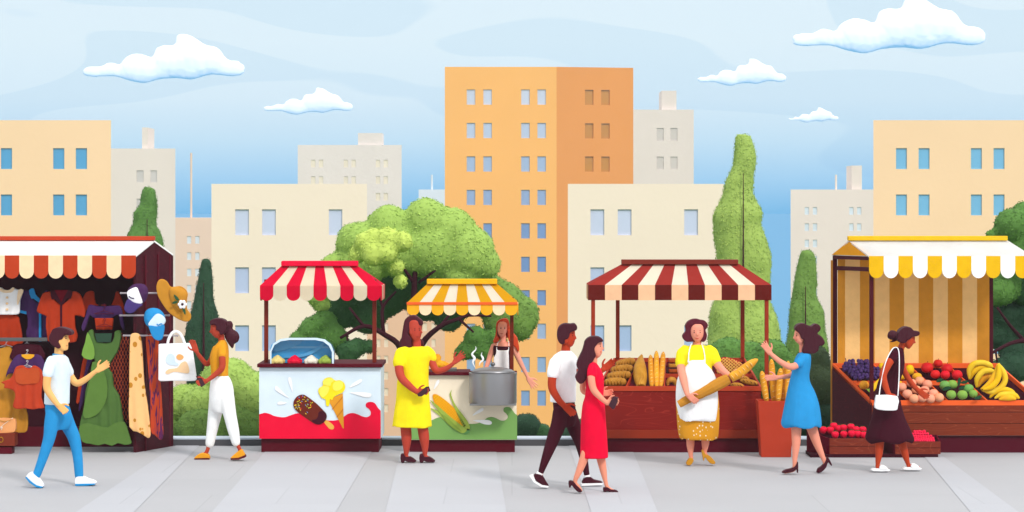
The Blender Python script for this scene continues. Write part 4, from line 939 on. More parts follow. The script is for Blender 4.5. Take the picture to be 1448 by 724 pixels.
# front rack
garment('dress','plain ochre dress hanging on the left clothes rail','dress',c2,30.12,[(-40,110),(0,95),(30,85),(55,80),(72,110),(80,190),(90,300),(130,400),(160,480),(158,575),(120,588),(40,588),(-40,585)],M('#c98b2d','cloth'),th=.05,hang=(35,72,40))
garment('top','dark maroon top on a silver hanger, rearmost of the three on the rail','top',c2,30.08,[(85,72),(130,66),(190,66),(232,75),(250,105),(262,150),(200,180),(95,170),(55,150),(65,115)],DKM,hang=(158,62,36))
garment('top','purple top with gold neckline behind the rust shirt on the rail','top',c2,30.03,[(95,135),(125,128),(150,150),(180,150),(200,128),(240,140),(265,200),(262,260),(60,240),(38,262),(35,250),(60,180)],PUR,hang=(158,125,36),parts=[('neckline',[(125,130),(200,130),(185,152),(160,158),(140,150)],M('#eaa628','cloth'),.006)])
garment('shirt','rust frilled shirt on a silver hanger, frontmost on the left rail','shirt',c2,29.95,[(95,200),(135,193),(150,208),(180,208),(192,193),(225,205),(250,240),(248,300),(240,380),(258,442),(225,445),(190,453),(150,445),(110,450),(72,435),(88,380),(82,345),(50,330),(20,325),(28,305),(2,292),(60,270),(80,230)],M('#bd3f22','cloth'),hang=(158,190,38),parts=[('yoke',[(95,215),(140,210),(160,220),(185,210),(225,215),(232,260),(222,295),(180,300),(130,305),(95,290),(88,250)],M('#c04f26','cloth'),.003)])
t3=thing('handbag',c2(40,585,29.9),'small peach handbag with thin strap in front of the ochre dress','handbag')
m=MB(); m.prism([(-40,508),(70,505),(88,515),(92,545),(86,580),(60,588),(-40,588)],29.84,29.92,M('#eda467','plain',.5),frame=c2,smooth=2); m.build('bag_body',t3,bevel=.008)
m=MB(); m.tube([(*c2(0,515,29.83),.004),(*c2(30,522,29.83),.004),(*c2(60,512,29.83),.004),(*c2(75,498,29.84),.004)],M('#c98b2d','plain'),seg=6); m.tube([(*c2(-5,560,29.828),.003),(*c2(40,525,29.828),.003),(*c2(76,500,29.834),.003)],M('#f5ead8','plain'),seg=6); m.build('strap',t3,smooth=True)
m=MB(); m.tube([(*c2(2,562,29.825),.004),(*c2(14,552,29.825),.004),(*c2(8,572,29.825),.004)],M('#f5ead8','plain'),seg=6); m.build('tassel',t3,smooth=True)
t3=thing('storage_box',c2(25,665,29.9),'brown box with a gold ring handle under the peach handbag','box')
m=MB(); m.prism([(-60,590),(86,590),(86,665),(-60,665)],29.80,30.0,M('#7a2e1c','plain',.6),frame=c2); m.build('box_body',t3,bevel=.006)
m=MB(); m.tube([(*c2(6+12*math.cos(a),628+15*math.sin(a),29.79),.004) for a in np.linspace(0,6.283,13)],M('#d9a32c','metal',.3),seg=6); m.build('ring_handle',t3,smooth=True)
# legs to carry the box down to the ground are not needed: a low stand
m=MB(); p=c2(-60,666,29.9); q=c2(86,666,29.9); m.box3((p.x,29.82,0),(q.x-.02,30.0,p.z-.002),M('#5a0019','plain',.6)); o=m.build('low_stand',bevel=.004); tag(o,'low dark maroon stand under the brown box','stand')
# caps
def cap(label,dome,front,brim,md,mf,mb_,D,line):
    c=sum((Vector(c3(x,y,D)) for x,y in dome),Vector())/len(dome); zs=[c3(x,y,D).z for x,y in dome+brim]
    t=thing('baseball_cap',Vector((c.x,D,min(zs))),label,'cap','caps on the stall rails')
    m=MB(); m.fill(dome,md,frame=lambda x,y,dd:c3(x,y,D+dd),maxr=.085,n=70,sq=.9); o=m.sculpt('crown',t,voxel=.007,smooth=4)
    m=MB(); m.prism(front,D-.088,D-.02,mf,frame=c3,smooth=3); o=m.sculpt('front_panel',t,voxel=.006,smooth=3)
    m=MB(); m.prism(brim,D-.115,D-.06,mb_,frame=c3,smooth=3); m.sculpt('brim',t,voxel=.006,smooth=5)
    m=MB(); m.tube([(*c3(x,y,D-.094),.006) for x,y in line],M('#3d2a5a' if 'purple' in label else '#2c96d3','plain'),seg=6); m.build('stitching',o,smooth=True)
    return t
cap('dark purple baseball cap with white front hanging on the top rail',[(345,80),(375,52),(415,45),(450,55),(468,90),(462,130),(440,165),(400,175),(350,150),(338,115)],[(340,95),(370,75),(395,70),(410,95),(430,160),(405,168),(360,152),(342,125)],[(345,140),(385,165),(432,172),(405,195),(375,222),(345,225),(322,205),(325,175)],M('#4a2852','cloth'),M('#fdfdfd','cloth'),M('#4a3a76','cloth'),29.8,[(350,122),(362,132),(382,136)])
cap('bright blue baseball cap with pale front on the middle rail',[(440,240),(455,205),(490,192),(530,198),(560,225),(570,260),(560,300),(520,310),(470,310),(445,280)],[(465,298),(490,255),(520,228),(550,240),(568,265),(560,292),(520,305)],[(470,300),(520,305),(560,295),(558,350),(545,385),(515,388),(490,365),(478,335)],M('#2f97d6','cloth'),M('#dff0fb','cloth'),M('#2b8fce','cloth'),29.8,[(518,290),(530,296),(542,288),(552,291)])
# sun hat
D=29.78; t4=thing('sun_hat',c3(620,275,D),'wide ochre sun hat with a white flower and green leaves on the top rail','hat')
m=MB(); hp=[(515,60),(530,25),(555,20),(580,35),(600,65),(625,65),(660,62),(690,80),(705,110),(698,150),(700,200),(722,230),(722,260),(700,278),(660,268),(620,245),(580,210),(545,160),(520,110)]
m.prism(hp,D,D+.035,M('#c98b2d','cloth'),frame=c3,smooth=3); m.sculpt('brim',t4,voxel=.008,smooth=6)
m=MB(); m.fill([(600,70),(640,64),(680,80),(702,110),(696,160),(690,210),(650,215),(610,170),(590,110)],M('#c98b2d','cloth'),frame=lambda x,y,dd:c3(x,y,D-.0+dd),maxr=.075,n=60,sq=.8); m.sculpt('crown',t4,voxel=.008,smooth=6)
m=MB(); fx,fy=672,172
for i in range(6): a=i*1.047; m.ball(c3(fx+17*math.cos(a),fy+17*math.sin(a),D-.075),.022,M('#fdfdfd','cloth'),2,(1,.4,1))
fl_=m.build('flower',t4,smooth=True); m=MB(); m.ball(c3(fx,fy,D-.088),.014,M('#3a0e1c','plain'),2,(1,.5,1)); m.build('flower_centre',fl_,smooth=True)
for pl in ([(648,150),(630,140),(620,112),(640,125),(652,142)],[(648,155),(630,168),(608,166),(625,152)],[(672,192),(690,205),(690,236),(676,215)]):
    m=MB(); m.prism(pl,D-.078,D-.068,M('#2f5636','plain'),frame=c3,smooth=2); m.build('leaf',t4)
# tote bag
D=29.74; t5=thing('tote_bag',c3(640,635,D),'white tote bag with a pastel blob print and arched handle on the lowest rail','tote bag')
TW=M('#fdfdfd','cloth')
u=MB(); u.prism([(528,412),(535,410),(630,407),(722,405),(727,410),(745,530),(757,622),(750,632),(700,635),(620,632),(540,636),(527,628)],D,D+.06,TW,frame=c3); u.sculpt('bag_body',t5,voxel=.008,smooth=4)
for dd in (.005,.055):
    m=MB(); m.tube([(*c3(x,y,D+dd),.017) for x,y in ((582,418),(590,380),(610,345),(635,335),(660,350),(678,385),(688,415))],TW,seg=8,flat=.35,res=6); m.build('handle',t5,smooth=True)
m=MB()
for pl,cc in (([(572,500),(585,475),(605,468),(625,485),(630,515),(650,530),(640,542),(610,538),(590,535),(575,520)],'#d8eaf8'),([(635,490),(645,474),(665,474),(680,488),(670,504),(648,506)],'#f5b26c'),([(570,582),(590,562),(640,555),(665,525),(690,515),(705,535),(714,570),(705,588),(660,582),(620,578),(585,592)],'#fbd3a4')): m.prism(pl,D-.007,D-.001,M(cc,'plain',.8),frame=c3,smooth=3)
m.build('print',t5)
# ================================================================ FRUIT STALL
t=thing('fruit_stall',P(1320,640,30.4),'fruit stall with white and yellow scalloped roof, striped back cloth and sloping orange trays','stall')
ez=P(1229,362,29.95).z; rz=P(1200,340,30.4).z; RDk=30.85
PO=M('#4a0619','plain',.5)
m=MB(); m.slab([V3(1229,29.95,ez),V3(1460,29.95,ez),V3(1425,30.4,rz),V3(1200,30.4,rz)],.02,M('#fcfcfa','awning',size=.5)); m.slab([V3(1440,RDk,ez),V3(1177,RDk,ez),V3(1200,30.4,rz),V3(1425,30.4,rz)],.02,M('#fcfcfa','awning',size=.5)); m.add([V3(1460,29.95,ez),V3(1440,RDk,ez),V3(1425,30.4,rz)],[(0,1,2)],M('#fcfcfa','awning',size=.5)); m.build('roof',t)
m=MB(); g=[V3(1176,30.84,ez),V3(1229,29.97,ez),V3(1200,30.4,rz-.01)]; m.add(g+[v+Vector((.03,0,0)) for v in g],[(0,1,2),(5,4,3),(0,3,4,1),(1,4,5,2),(2,5,3,0)],M('#f9a822','cloth')); m.build('gable',t)
m=MB(); m.box(1199.5,333.7,1425,340.2,30.35,30.45,M('#f0be22','cloth')); m.build('ridge_cap',t,bevel=.006)
m=MB(); n=11; valance(m,1229,1229+20.65*n,n,362,382,393.5,29.93,[M('#efba12','cloth'),M('#fdfdfb','cloth')]); m.build('valance',t)
def post(x0,x1,y0,y1,D,nm='post',mat=PO,d=.05):
    m=MB(); p=P(x0,y1,D);q=P(x1,y0,D); m.box3((p.x,D,max(0,p.z)),(q.x,D+d,q.z),mat); m.build(nm,t,bevel=.003)
post(1230,1235.5,362.5,640.5,29.98); post(1178,1184,362,622,30.79); post(1399,1404.5,380,622,30.74); post(1453,1458,366,640.5,30.0)
post(1175,1178,368,622,30.80,'trim_board',M('#cf8a33','plain',.6),.03)
def beam(px0,D0,px1,D1,y0,y1,nm='beam'):
    z0,z1=P(0,y1,30.).z,P(0,y0,30.).z; a=V3(px0,D0,z0);b=V3(px1,D1,z0); m=MB(); m.slab([a,b,Vector((b.x,b.y,z1)),Vector((a.x,a.y,z1))],.04,PO); m.build(nm,t)
beam(1178,30.78,1229.5,30.0,362.8,368); beam(1183,30.72,1229.5,30.02,378,384)
# striped back cloth
m=MB(); TN=[M('#ffca82','cloth'),M('#d8912c','cloth')]; D=30.73
xs=[1184.5,1195,1216,1237,1257.7,1278.4,1299,1319.6,1340.3,1361,1381.6,1399]
for i in range(len(xs)-1): m.box(xs[i],366,xs[i+1],520,D,D+.01,TN[(i+1)%2])
m.build('back_cloth',t)
# sloping tray
FR=P(1233,566,29.97); FRr=P(1470,566,29.97); BR=P(1178,513.5,30.7); BRr=P(1410,513.5,30.7)
def T(u,v): return FR.lerp(FRr,u).lerp(BR.lerp(BRr,u),v)
OR=M('#f4642a','plain',.5)
dz=Vector((0,0,-.06)); m=MB(); m.slab([FR+dz,FRr+dz,BRr+dz,BR+dz],.02,MARD); m.build('tray',t)
m=MB(); bar(T(0,0),T(1,0),.012,.06,OR); bar(T(0,1),T(1,1),.012,.06,OR); bar(T(0,0),T(0,1),.012,.06,OR); bar(T(1,0),T(1,1),.012,.06,OR)
UF=lambda x:(x-1233)/237
for x in (1290,1340,1396): bar(T(UF(x),0),T(UF(x),1),.010,.055,OR)
bar(T(0,.52),T(UF(1396),.52),.010,.055,OR); m.build('divider',t,bevel=.002)
m=MB(); zb=0; q=[Vector((FR.x,FR.y,zb)),Vector((FR.x,FR.y,FR.z-.03)),Vector((BR.x,BR.y,BR.z-.03)),Vector((BR.x,BR.y,zb))]; m.slab(q,-.012,GM); m.build('side_panel',t)
for i,(y0,y1) in enumerate(((568.5,582.6),(583.2,598.6),(599.2,616))):
    m=MB(); m.box(1233,y0,1470,y1,29.96,29.99,M('#7c2f18','wood',.5,'#96482c',1)); m.build('front_board',t,bevel=.003)
m=MB(); m.box(1234,569,1469,616,29.995,30.02,MARD); m.build('backing_board',t)
m=MB(); m.box(1233,616.5,1470,640.5,30.0,30.7,M('#50021a','plain',.5)); m.build('base',t,bevel=.004)
def TD(y): return 29.97+.73*min(1,max(0,(566-y)/52.5))
h8=lambda x,y:(1290+x/8.044,490+y/8.044)
h1=lambda x,y:(1170+x/9.65,500+y/9.65)
h2=lambda x,y:(1130+x/3.447,480+y/3.447)
def applemesh(r,col,h2_,sq=.92):
    vs=[];fs=[];seg=20;n=12
    m=MB(); prof=[]
    for j in range(n+1):
        a=math.pi*j/n; rr_=math.sin(a)*r*(1+.06*math.cos(a)); zz=-math.cos(a)*r*sq
        if j>=n-2: zz-= r*.10*(j-(n-3))/3
        prof.append((max(rr_,.0008),zz+r*sq))
    lathe(m,Vector((0,0,0)),prof,M(col,'food',.3,h2_,.5),seg); return m
def fruit(name,px,py,rp,col,c2_,label,cat,group,sq=.92,stem=True,leafs=0,dD=0,tilt=.0):
    D=TD(py+rp*.7)-.03+dD; k=D/S; r=rp*k; c=P(px,py,D); base=c-Vector((0,0,r*sq))
    t_=thing(name,base,label,cat,group); m=applemesh(r,col,c2_,sq); m.v=[v+base for v in m.v]; m.build('flesh',t_,smooth=True)
    if stem: m=MB(); m.tube([(*(base+Vector((0,0,r*sq*1.7))),.003),(*(base+Vector((.006,-.004,r*sq*2.15))),.0035)],M('#5a3015','plain'),seg=6); m.build('stem',t_,smooth=True)
    return t_
gA='red apples in the back right tray'
for i,(x,y,r,c,l) in enumerate([(170,240,70,'#cf1a22','dark red apple at the left of the red pile'),(293,192,53,'#cf2318','topmost apple of the red pile, orange red'),(395,250,66,'#cc1420','large dark red apple in the middle of the pile'),(262,314,56,'#e8232a','bright red apple in front at the left of the pile'),(375,320,56,'#ee0f35','crimson apple in front at the centre of the pile'),(510,320,62,'#e8192f','red apple farthest right in the red pile')]):
    px,py=h8(x,y); fruit('red_apple',px,py,r/8.044,c,'#d9211f',l,'apple',gA)
gG='green apples in the front right tray'
for i,(x,y,r,c,l) in enumerate([(370,440,62,'#6ba55a','blue green apple at the left of the green pile'),(455,432,60,'#8db24a','topmost yellow green apple with a leaf below'),(443,546,58,'#86ad48','green apple at the front left of the green pile'),(570,548,60,'#8db24a','green apple at the front centre of the green pile'),(640,480,62,'#6ba55a','blue green apple at the top right of the green pile'),(692,535,52,'#86ad48','green apple farthest right in the green pile')]):
    px,py=h8(x,y); t_=fruit('green_apple',px,py,r/8.044,c,'#7aa84a',l,'apple',gG)
for i,(pl,l) in enumerate([([(272,402),(290,372),(330,362),(355,372),(340,398),(300,408)],'dark leaf at the top left of the green apples'),([(340,495),(365,465),(410,452),(442,465),(420,488),(375,502)],'dark leaf across the left green apples'),([(515,430),(518,385),(537,352),(555,385),(550,420),(530,450)],'dark upright leaf in the middle of the green apples'),([(550,410),(580,390),(620,385),(640,400),(610,420),(570,425)],'dark leaf pointing right above the green apples'),([(528,485),(550,455),(590,445),(622,450),(595,480),(555,492)],'dark leaf across the centre of the green apples'),([(705,590),(735,568),(770,555),(795,562),(775,590),(735,602)],'dark leaf at the bottom right of the green apples')]):
    m=MB(); D=TD(h8(0,pl[0][1])[1])-.12; m.prism([h8(*p) for p in pl],D,D+.006,M('#21482e','plain',.5),smooth=3); o=m.build('apple_leaf'); tag(o,l,'leaf','leaves among the green apples')
gP='pink peaches in the front middle tray'
pe=[(500,232),(548,213),(588,202),(625,218),(528,265),(572,246),(612,248),(655,263),(560,288),(600,284),(640,288),(682,282)]
rowl=['leftmost peach of the pile','peach third from the top, upper left of the pile','topmost peach of the pile','peach at the upper right of the pile, under the wrist','lower left peach in the second row','peach in the middle of the pile','peach just left of the reaching fingers','peach just right of the reaching fingers','leftmost peach of the front row','second peach from the left in the front row','third peach from the left in the front row','rightmost peach of the front row']
for i,(x,y) in enumerate(pe):
    px,py=h2(x,y); fruit('peach',px,py,7.0,['#ef937a','#f09a80','#eea074'][i%3],'#f4a983','pink '+rowl[i],'peach',gP,stem=False,sq=.95)
gL='yellow fruit behind the peaches'
for x,y,r,c,sq,l in [(540,148,6.2,'#f4c90e',1.25,'bright yellow lemon standing at the back, nearest the red apples'),(404,132,5.,'#f4c90e',1.1,'yellow lemon behind the shoulder of the woman in brown'),(575,180,7,'#eaa42c',.8,'orange yellow mango just behind the peaches'),(500,180,6.,'#f3c31a',.9,'yellow lemon in front of the brown dress'),(486,214,5.,'#f2b41a',.9,'small yellow lemon left of the peaches')]:
    px,py=h2(x,y); fruit('lemon' if 'lemon' in l else 'mango',px,py,r,c,'#e8b012',l,'lemon' if 'lemon' in l else 'mango',gL,sq=sq,stem=False)
px,py=h2(317,222); t_=fruit('mango',px,py,7.2,'#eca22a','#e0921c','orange mango with a green tip at the front left corner tray','mango',None,stem=False)
m=MB(); m.prism([h1(520,470),h1(545,485),h1(575,480),h1(575,530),h1(550,505)],29.97,29.99,M('#8aa83c','plain')); m.build('leaf',t_)
m=MB(); m.tube([(*P(*h1(715,345),30.1),.008),(*P(*h1(670,400),30.08),.02),(*P(*h1(630,470),30.04),.03),(*P(*h1(610,520),30.0),.012)],M('#f2c313','food',.4,'#e2ae10',.5),seg=12); o=m.build('yellow_pepper',smooth=True); tag(o,'slim yellow pepper beside the front post of the fruit stall','pepper')
# grapes
GR=M('#3c2556','food',.3,'#4b3169',1)
gmesh=None
def bunch(cs,label,stem):
    global gmesh
    p0=P(*h1(*stem),30.5); t_=thing('grape_bunch',Vector((P(*h1(*cs[0]),30.4).x,30.4,P(*h1(400,345),30.3).z)),label,'grapes')
    wl=worldloc(t_)
    for i,(x,y) in enumerate(cs):
        px,py=h1(x,y); D=TD(py+3)-.05-(.03*((i*7)%3)); c=P(px,py,D)
        if gmesh is None:
            mm=MB(); mm.ball((0,0,0),.0245,GR,3,(1,1,1.15)); g0=mm.build('grape',t_,smooth=True); g0.location=c-wl; 
            for v in g0.data.vertices: v.co+=wl
            gmesh=g0.data
        else:
            g0=bpy.data.objects.new('grape',gmesh); COL.objects.link(g0); g0.parent=t_; g0.location=c-wl
        g0.rotation_euler=(0,(i%5-2)*.3,0)
    m=MB(); m.tube([(*P(*h1(*stem),30.5),.004),(*P(*h1(stem[0]+10,stem[1]+45),30.45),.006)],M('#5a2340','plain'),seg=6); m.build('stem',t_,smooth=True)
c_=[]
for r_,(y,x0,x1,n) in enumerate([(105,300,350,2),(140,245,350,4),(180,220,375,5),(220,235,390,5),(255,300,420,4),(295,340,430,3),(330,385,440,2)]):
    for q in range(n): c_.append((x0+(x1-x0)*q/max(1,n-1)+rr.uniform(-8,8),y+rr.uniform(-8,8)))
bunch(c_,'left bunch of dark purple grapes with a stem in the back left tray',(245,62))
c_=[]
for r_,(y,x0,x1,n) in enumerate([(105,430,545,4),(135,430,550,4),(170,425,560,5),(205,440,680,7),(245,450,690,7),(290,440,680,6),(328,490,650,4)]):
    for q in range(n): c_.append((x0+(x1-x0)*q/max(1,n-1)+rr.uniform(-8,8),y+rr.uniform(-8,8)))
bunch(c_,'right bunch of dark purple grapes behind the front post',(520,75))
# bananas
def bananas(label,fing,D):
    p=[h8(*q) for f_ in fing for q in f_[0]]; by=max(q[1] for q in p); bx=sum(q[0] for q in p)/len(p)
    t_=thing('banana_bunch',P(bx,by,D),label,'bananas','banana bunches in the right tray')
    for f_,c,dd in fing:
        m=MB(); n=len(f_); rad=[.010]+[.036]*(n-2)+[.012]
        rad[1]=.034; 
        pts=[(*P(*h8(*q),D+dd),r) for q,r in zip(f_,rad)]
        m.tube(pts,M(c,'food',.4,'#eebf1c',.6),seg=10,res=6,flat=.85); m.ball(pts[-1][:3],.011,M('#5a3a12','plain'),1); m.build('banana',t_,smooth=True)
bananas('upper left bunch of bananas arching over the orange rim',[([(648,375),(650,270),(700,200),(800,185),(880,215),(915,240)],'#f0cf3a',-.02),([(655,378),(690,300),(760,245),(850,235),(905,245)],'#f3bf10',.0),],30.4)
bananas('middle bunch of bananas curving below the first',[([(730,468),(738,370),(800,290),(880,275),(945,290)],'#efcb35',-.08),([(745,465),(790,390),(860,340),(940,320)],'#fba926',-.04)],30.3)
bananas('large bunch of bananas with stem up, nearest the right post',[([(980,190),(1030,280),(1055,380),(1000,470),(900,515),(790,495)],'#efcd3a',-.20),([(978,195),(985,300),(960,390),(890,460),(800,490)],'#f3bf10',-.24),([(972,200),(940,320),(880,420),(780,488)],'#fbac28',-.2)],30.25)
bananas('lowest bunch of bananas at the front right corner tray',[([(880,585),(940,520),(1040,490),(1130,520),(1180,570)],'#f3bf10',0),([(935,590),(1010,550),(1110,545),(1170,560),(1218,590)],'#efcd3a',-.07),([(985,602),(1050,585),(1120,583),(1180,600)],'#fbac28',-.1)],30.05)
# crates with berries
z3=lambda x,y:(1130+x/6.58,590+y/6.58)
CD=GD(647); 
m=MB(); m.box(1146,642.4,1326.8,647,CD,CD+.5,MARD); o=m.build('low_platform',bevel=.003); tag(o,'low dark maroon platform under the two berry crates','platform')
def crate(label,x0,x1,y0,y1,skew,D,rise):
    k=D/S; t_=thing('fruit_crate',P((x0+x1)/2,y1,D+.15),label,'crate','wooden berry crates')
    CWm=M('#7a2c1b','wood',.5,'#92432c',1)
    ym=(y0+y1)/2
    for a,b in ((y0,ym-.3),(ym+.3,y1)):
        m=MB(); m.box(x0,a,x1,b,D,D+.02,CWm); m.build('front_board',t_,bevel=.002)
    F0,F1=P(x0,y0,D+.02),P(x1,y0,D+.02); zb=P(0,y1,D).z
    dp=.36; B0=Vector((P(x0-skew,300,D+dp).x,D+dp,F0.z+rise)); B1=Vector((P(x1-skew*.3,300,D+dp).x,D+dp,F0.z+rise))
    fl2=lambda v:Vector((v.x,v.y,zb))
    m=MB(); m.slab([fl2(B0),fl2(F0),F0,B0],-.015,M('#600020','plain',.5)); m.build('side_board',t_)
    m=MB(); m.slab([fl2(F1),fl2(B1),B1,F1],.015,M('#600020','plain',.5)); m.build('side_board',t_)
    m=MB(); m.slab([fl2(B1),fl2(B0),B0,B1],.015,M('#600020','plain',.5)); m.build('back_board',t_)
    m=MB(); dd=Vector((0,0,-.055)); m.slab([F0+dd,F1+dd,B1+dd,B0+dd],.01,MARD); m.build('bottom',t_)
    m=MB(); bar(F0,F1,.006,.012,M('#c2603f','plain',.5)); bar(F0,B0,.006,.012,M('#c2603f','plain',.5)); bar(F1,B1,.006,.012,M('#c2603f','plain',.5)); m.build('rim',t_)
crate('left low wooden crate holding large red strawberries',1173,1248.5,620,642.3,31,CD+.005,.07)
crate('right low wooden crate holding small red raspberries',1266,1330,624.5,642.3,17,CD+.005,.05)
gS='large strawberries in the left crate'
sb=[(225,120,'leftmost strawberry, at the crate corner'),(322,84,'topmost strawberry of the heap'),(290,122,'strawberry second from the left in the back row'),(365,108,'strawberry right of the topmost one'),(412,102,'strawberry in the centre of the back row'),(482,94,'upper strawberry right of centre'),(527,118,'strawberry beside the upper right pair'),(592,120,'rightmost strawberry of the back row'),(335,166,'leftmost strawberry of the front row'),(415,162,'second strawberry of the front row'),(488,155,'third strawberry of the front row'),(545,160,'fourth strawberry of the front row'),(600,168,'last strawberry of the front row, by the brown hem')]
strm=None
for i,(x,y,l) in enumerate(sb):
    px,py=z3(x,y); front=y>140; D=CD+(.07 if front else .2)+.02*(i%2); c=P(px,py,D)
    t_=thing('strawberry',c-Vector((0,0,.042)),'large red '+l,'strawberry',gS)
    m=MB(); vs,fs=icos(3); 
    m.add([c+Vector((a*.043*(1-.28*(-z)),b*.043*(1-.28*(-z)),z*.046)) for a,b,z in vs],fs,M('#f0103c','food',.35,'#e00f36',1.5)); o=m.build('berry',t_,smooth=True)
    m=MB()
    for q in range(5):
        a=q*1.256+i; m.slab([c+Vector((0,0,.046)),c+Vector((.018*math.cos(a-.4),.018*math.sin(a-.4),.05)),c+Vector((.034*math.cos(a),.034*math.sin(a),.045)),c+Vector((.018*math.cos(a+.4),.018*math.sin(a+.4),.05))],.003,M('#2f5a2e','plain'))
    m.build('calyx',t_)
k_=0
rows_=[(('back row'),135,1075,1165,5),(('second row'),155,1055,1195,7),(('third row'),178,1040,1225,9),(('fourth row'),200,1020,1245,11),(('front row'),216,1015,1250,12)]
for rn,y,x0,x1,n in rows_:
    for q in range(n):
        px,py=z3(x0+(x1-x0)*q/(n-1),y+rr.uniform(-3,3)); D=CD+.05+(216-y)/80*.2; c=P(px,py,D)
        m=MB(); vs,fs=icos(3); m.add([c+Vector(v)*.0185*(1+.10*mnoise.noise(Vector(v)*4.5+Vector((q,0,0)))) for v in vs],fs,M('#ee1742','food',.4,'#f83560',3)); o=m.build('raspberry',smooth=True)
        tag(o,f'small red raspberry, {ordn(q)} from the left in the {rn} of the right crate','raspberry','small raspberries in the right crate')
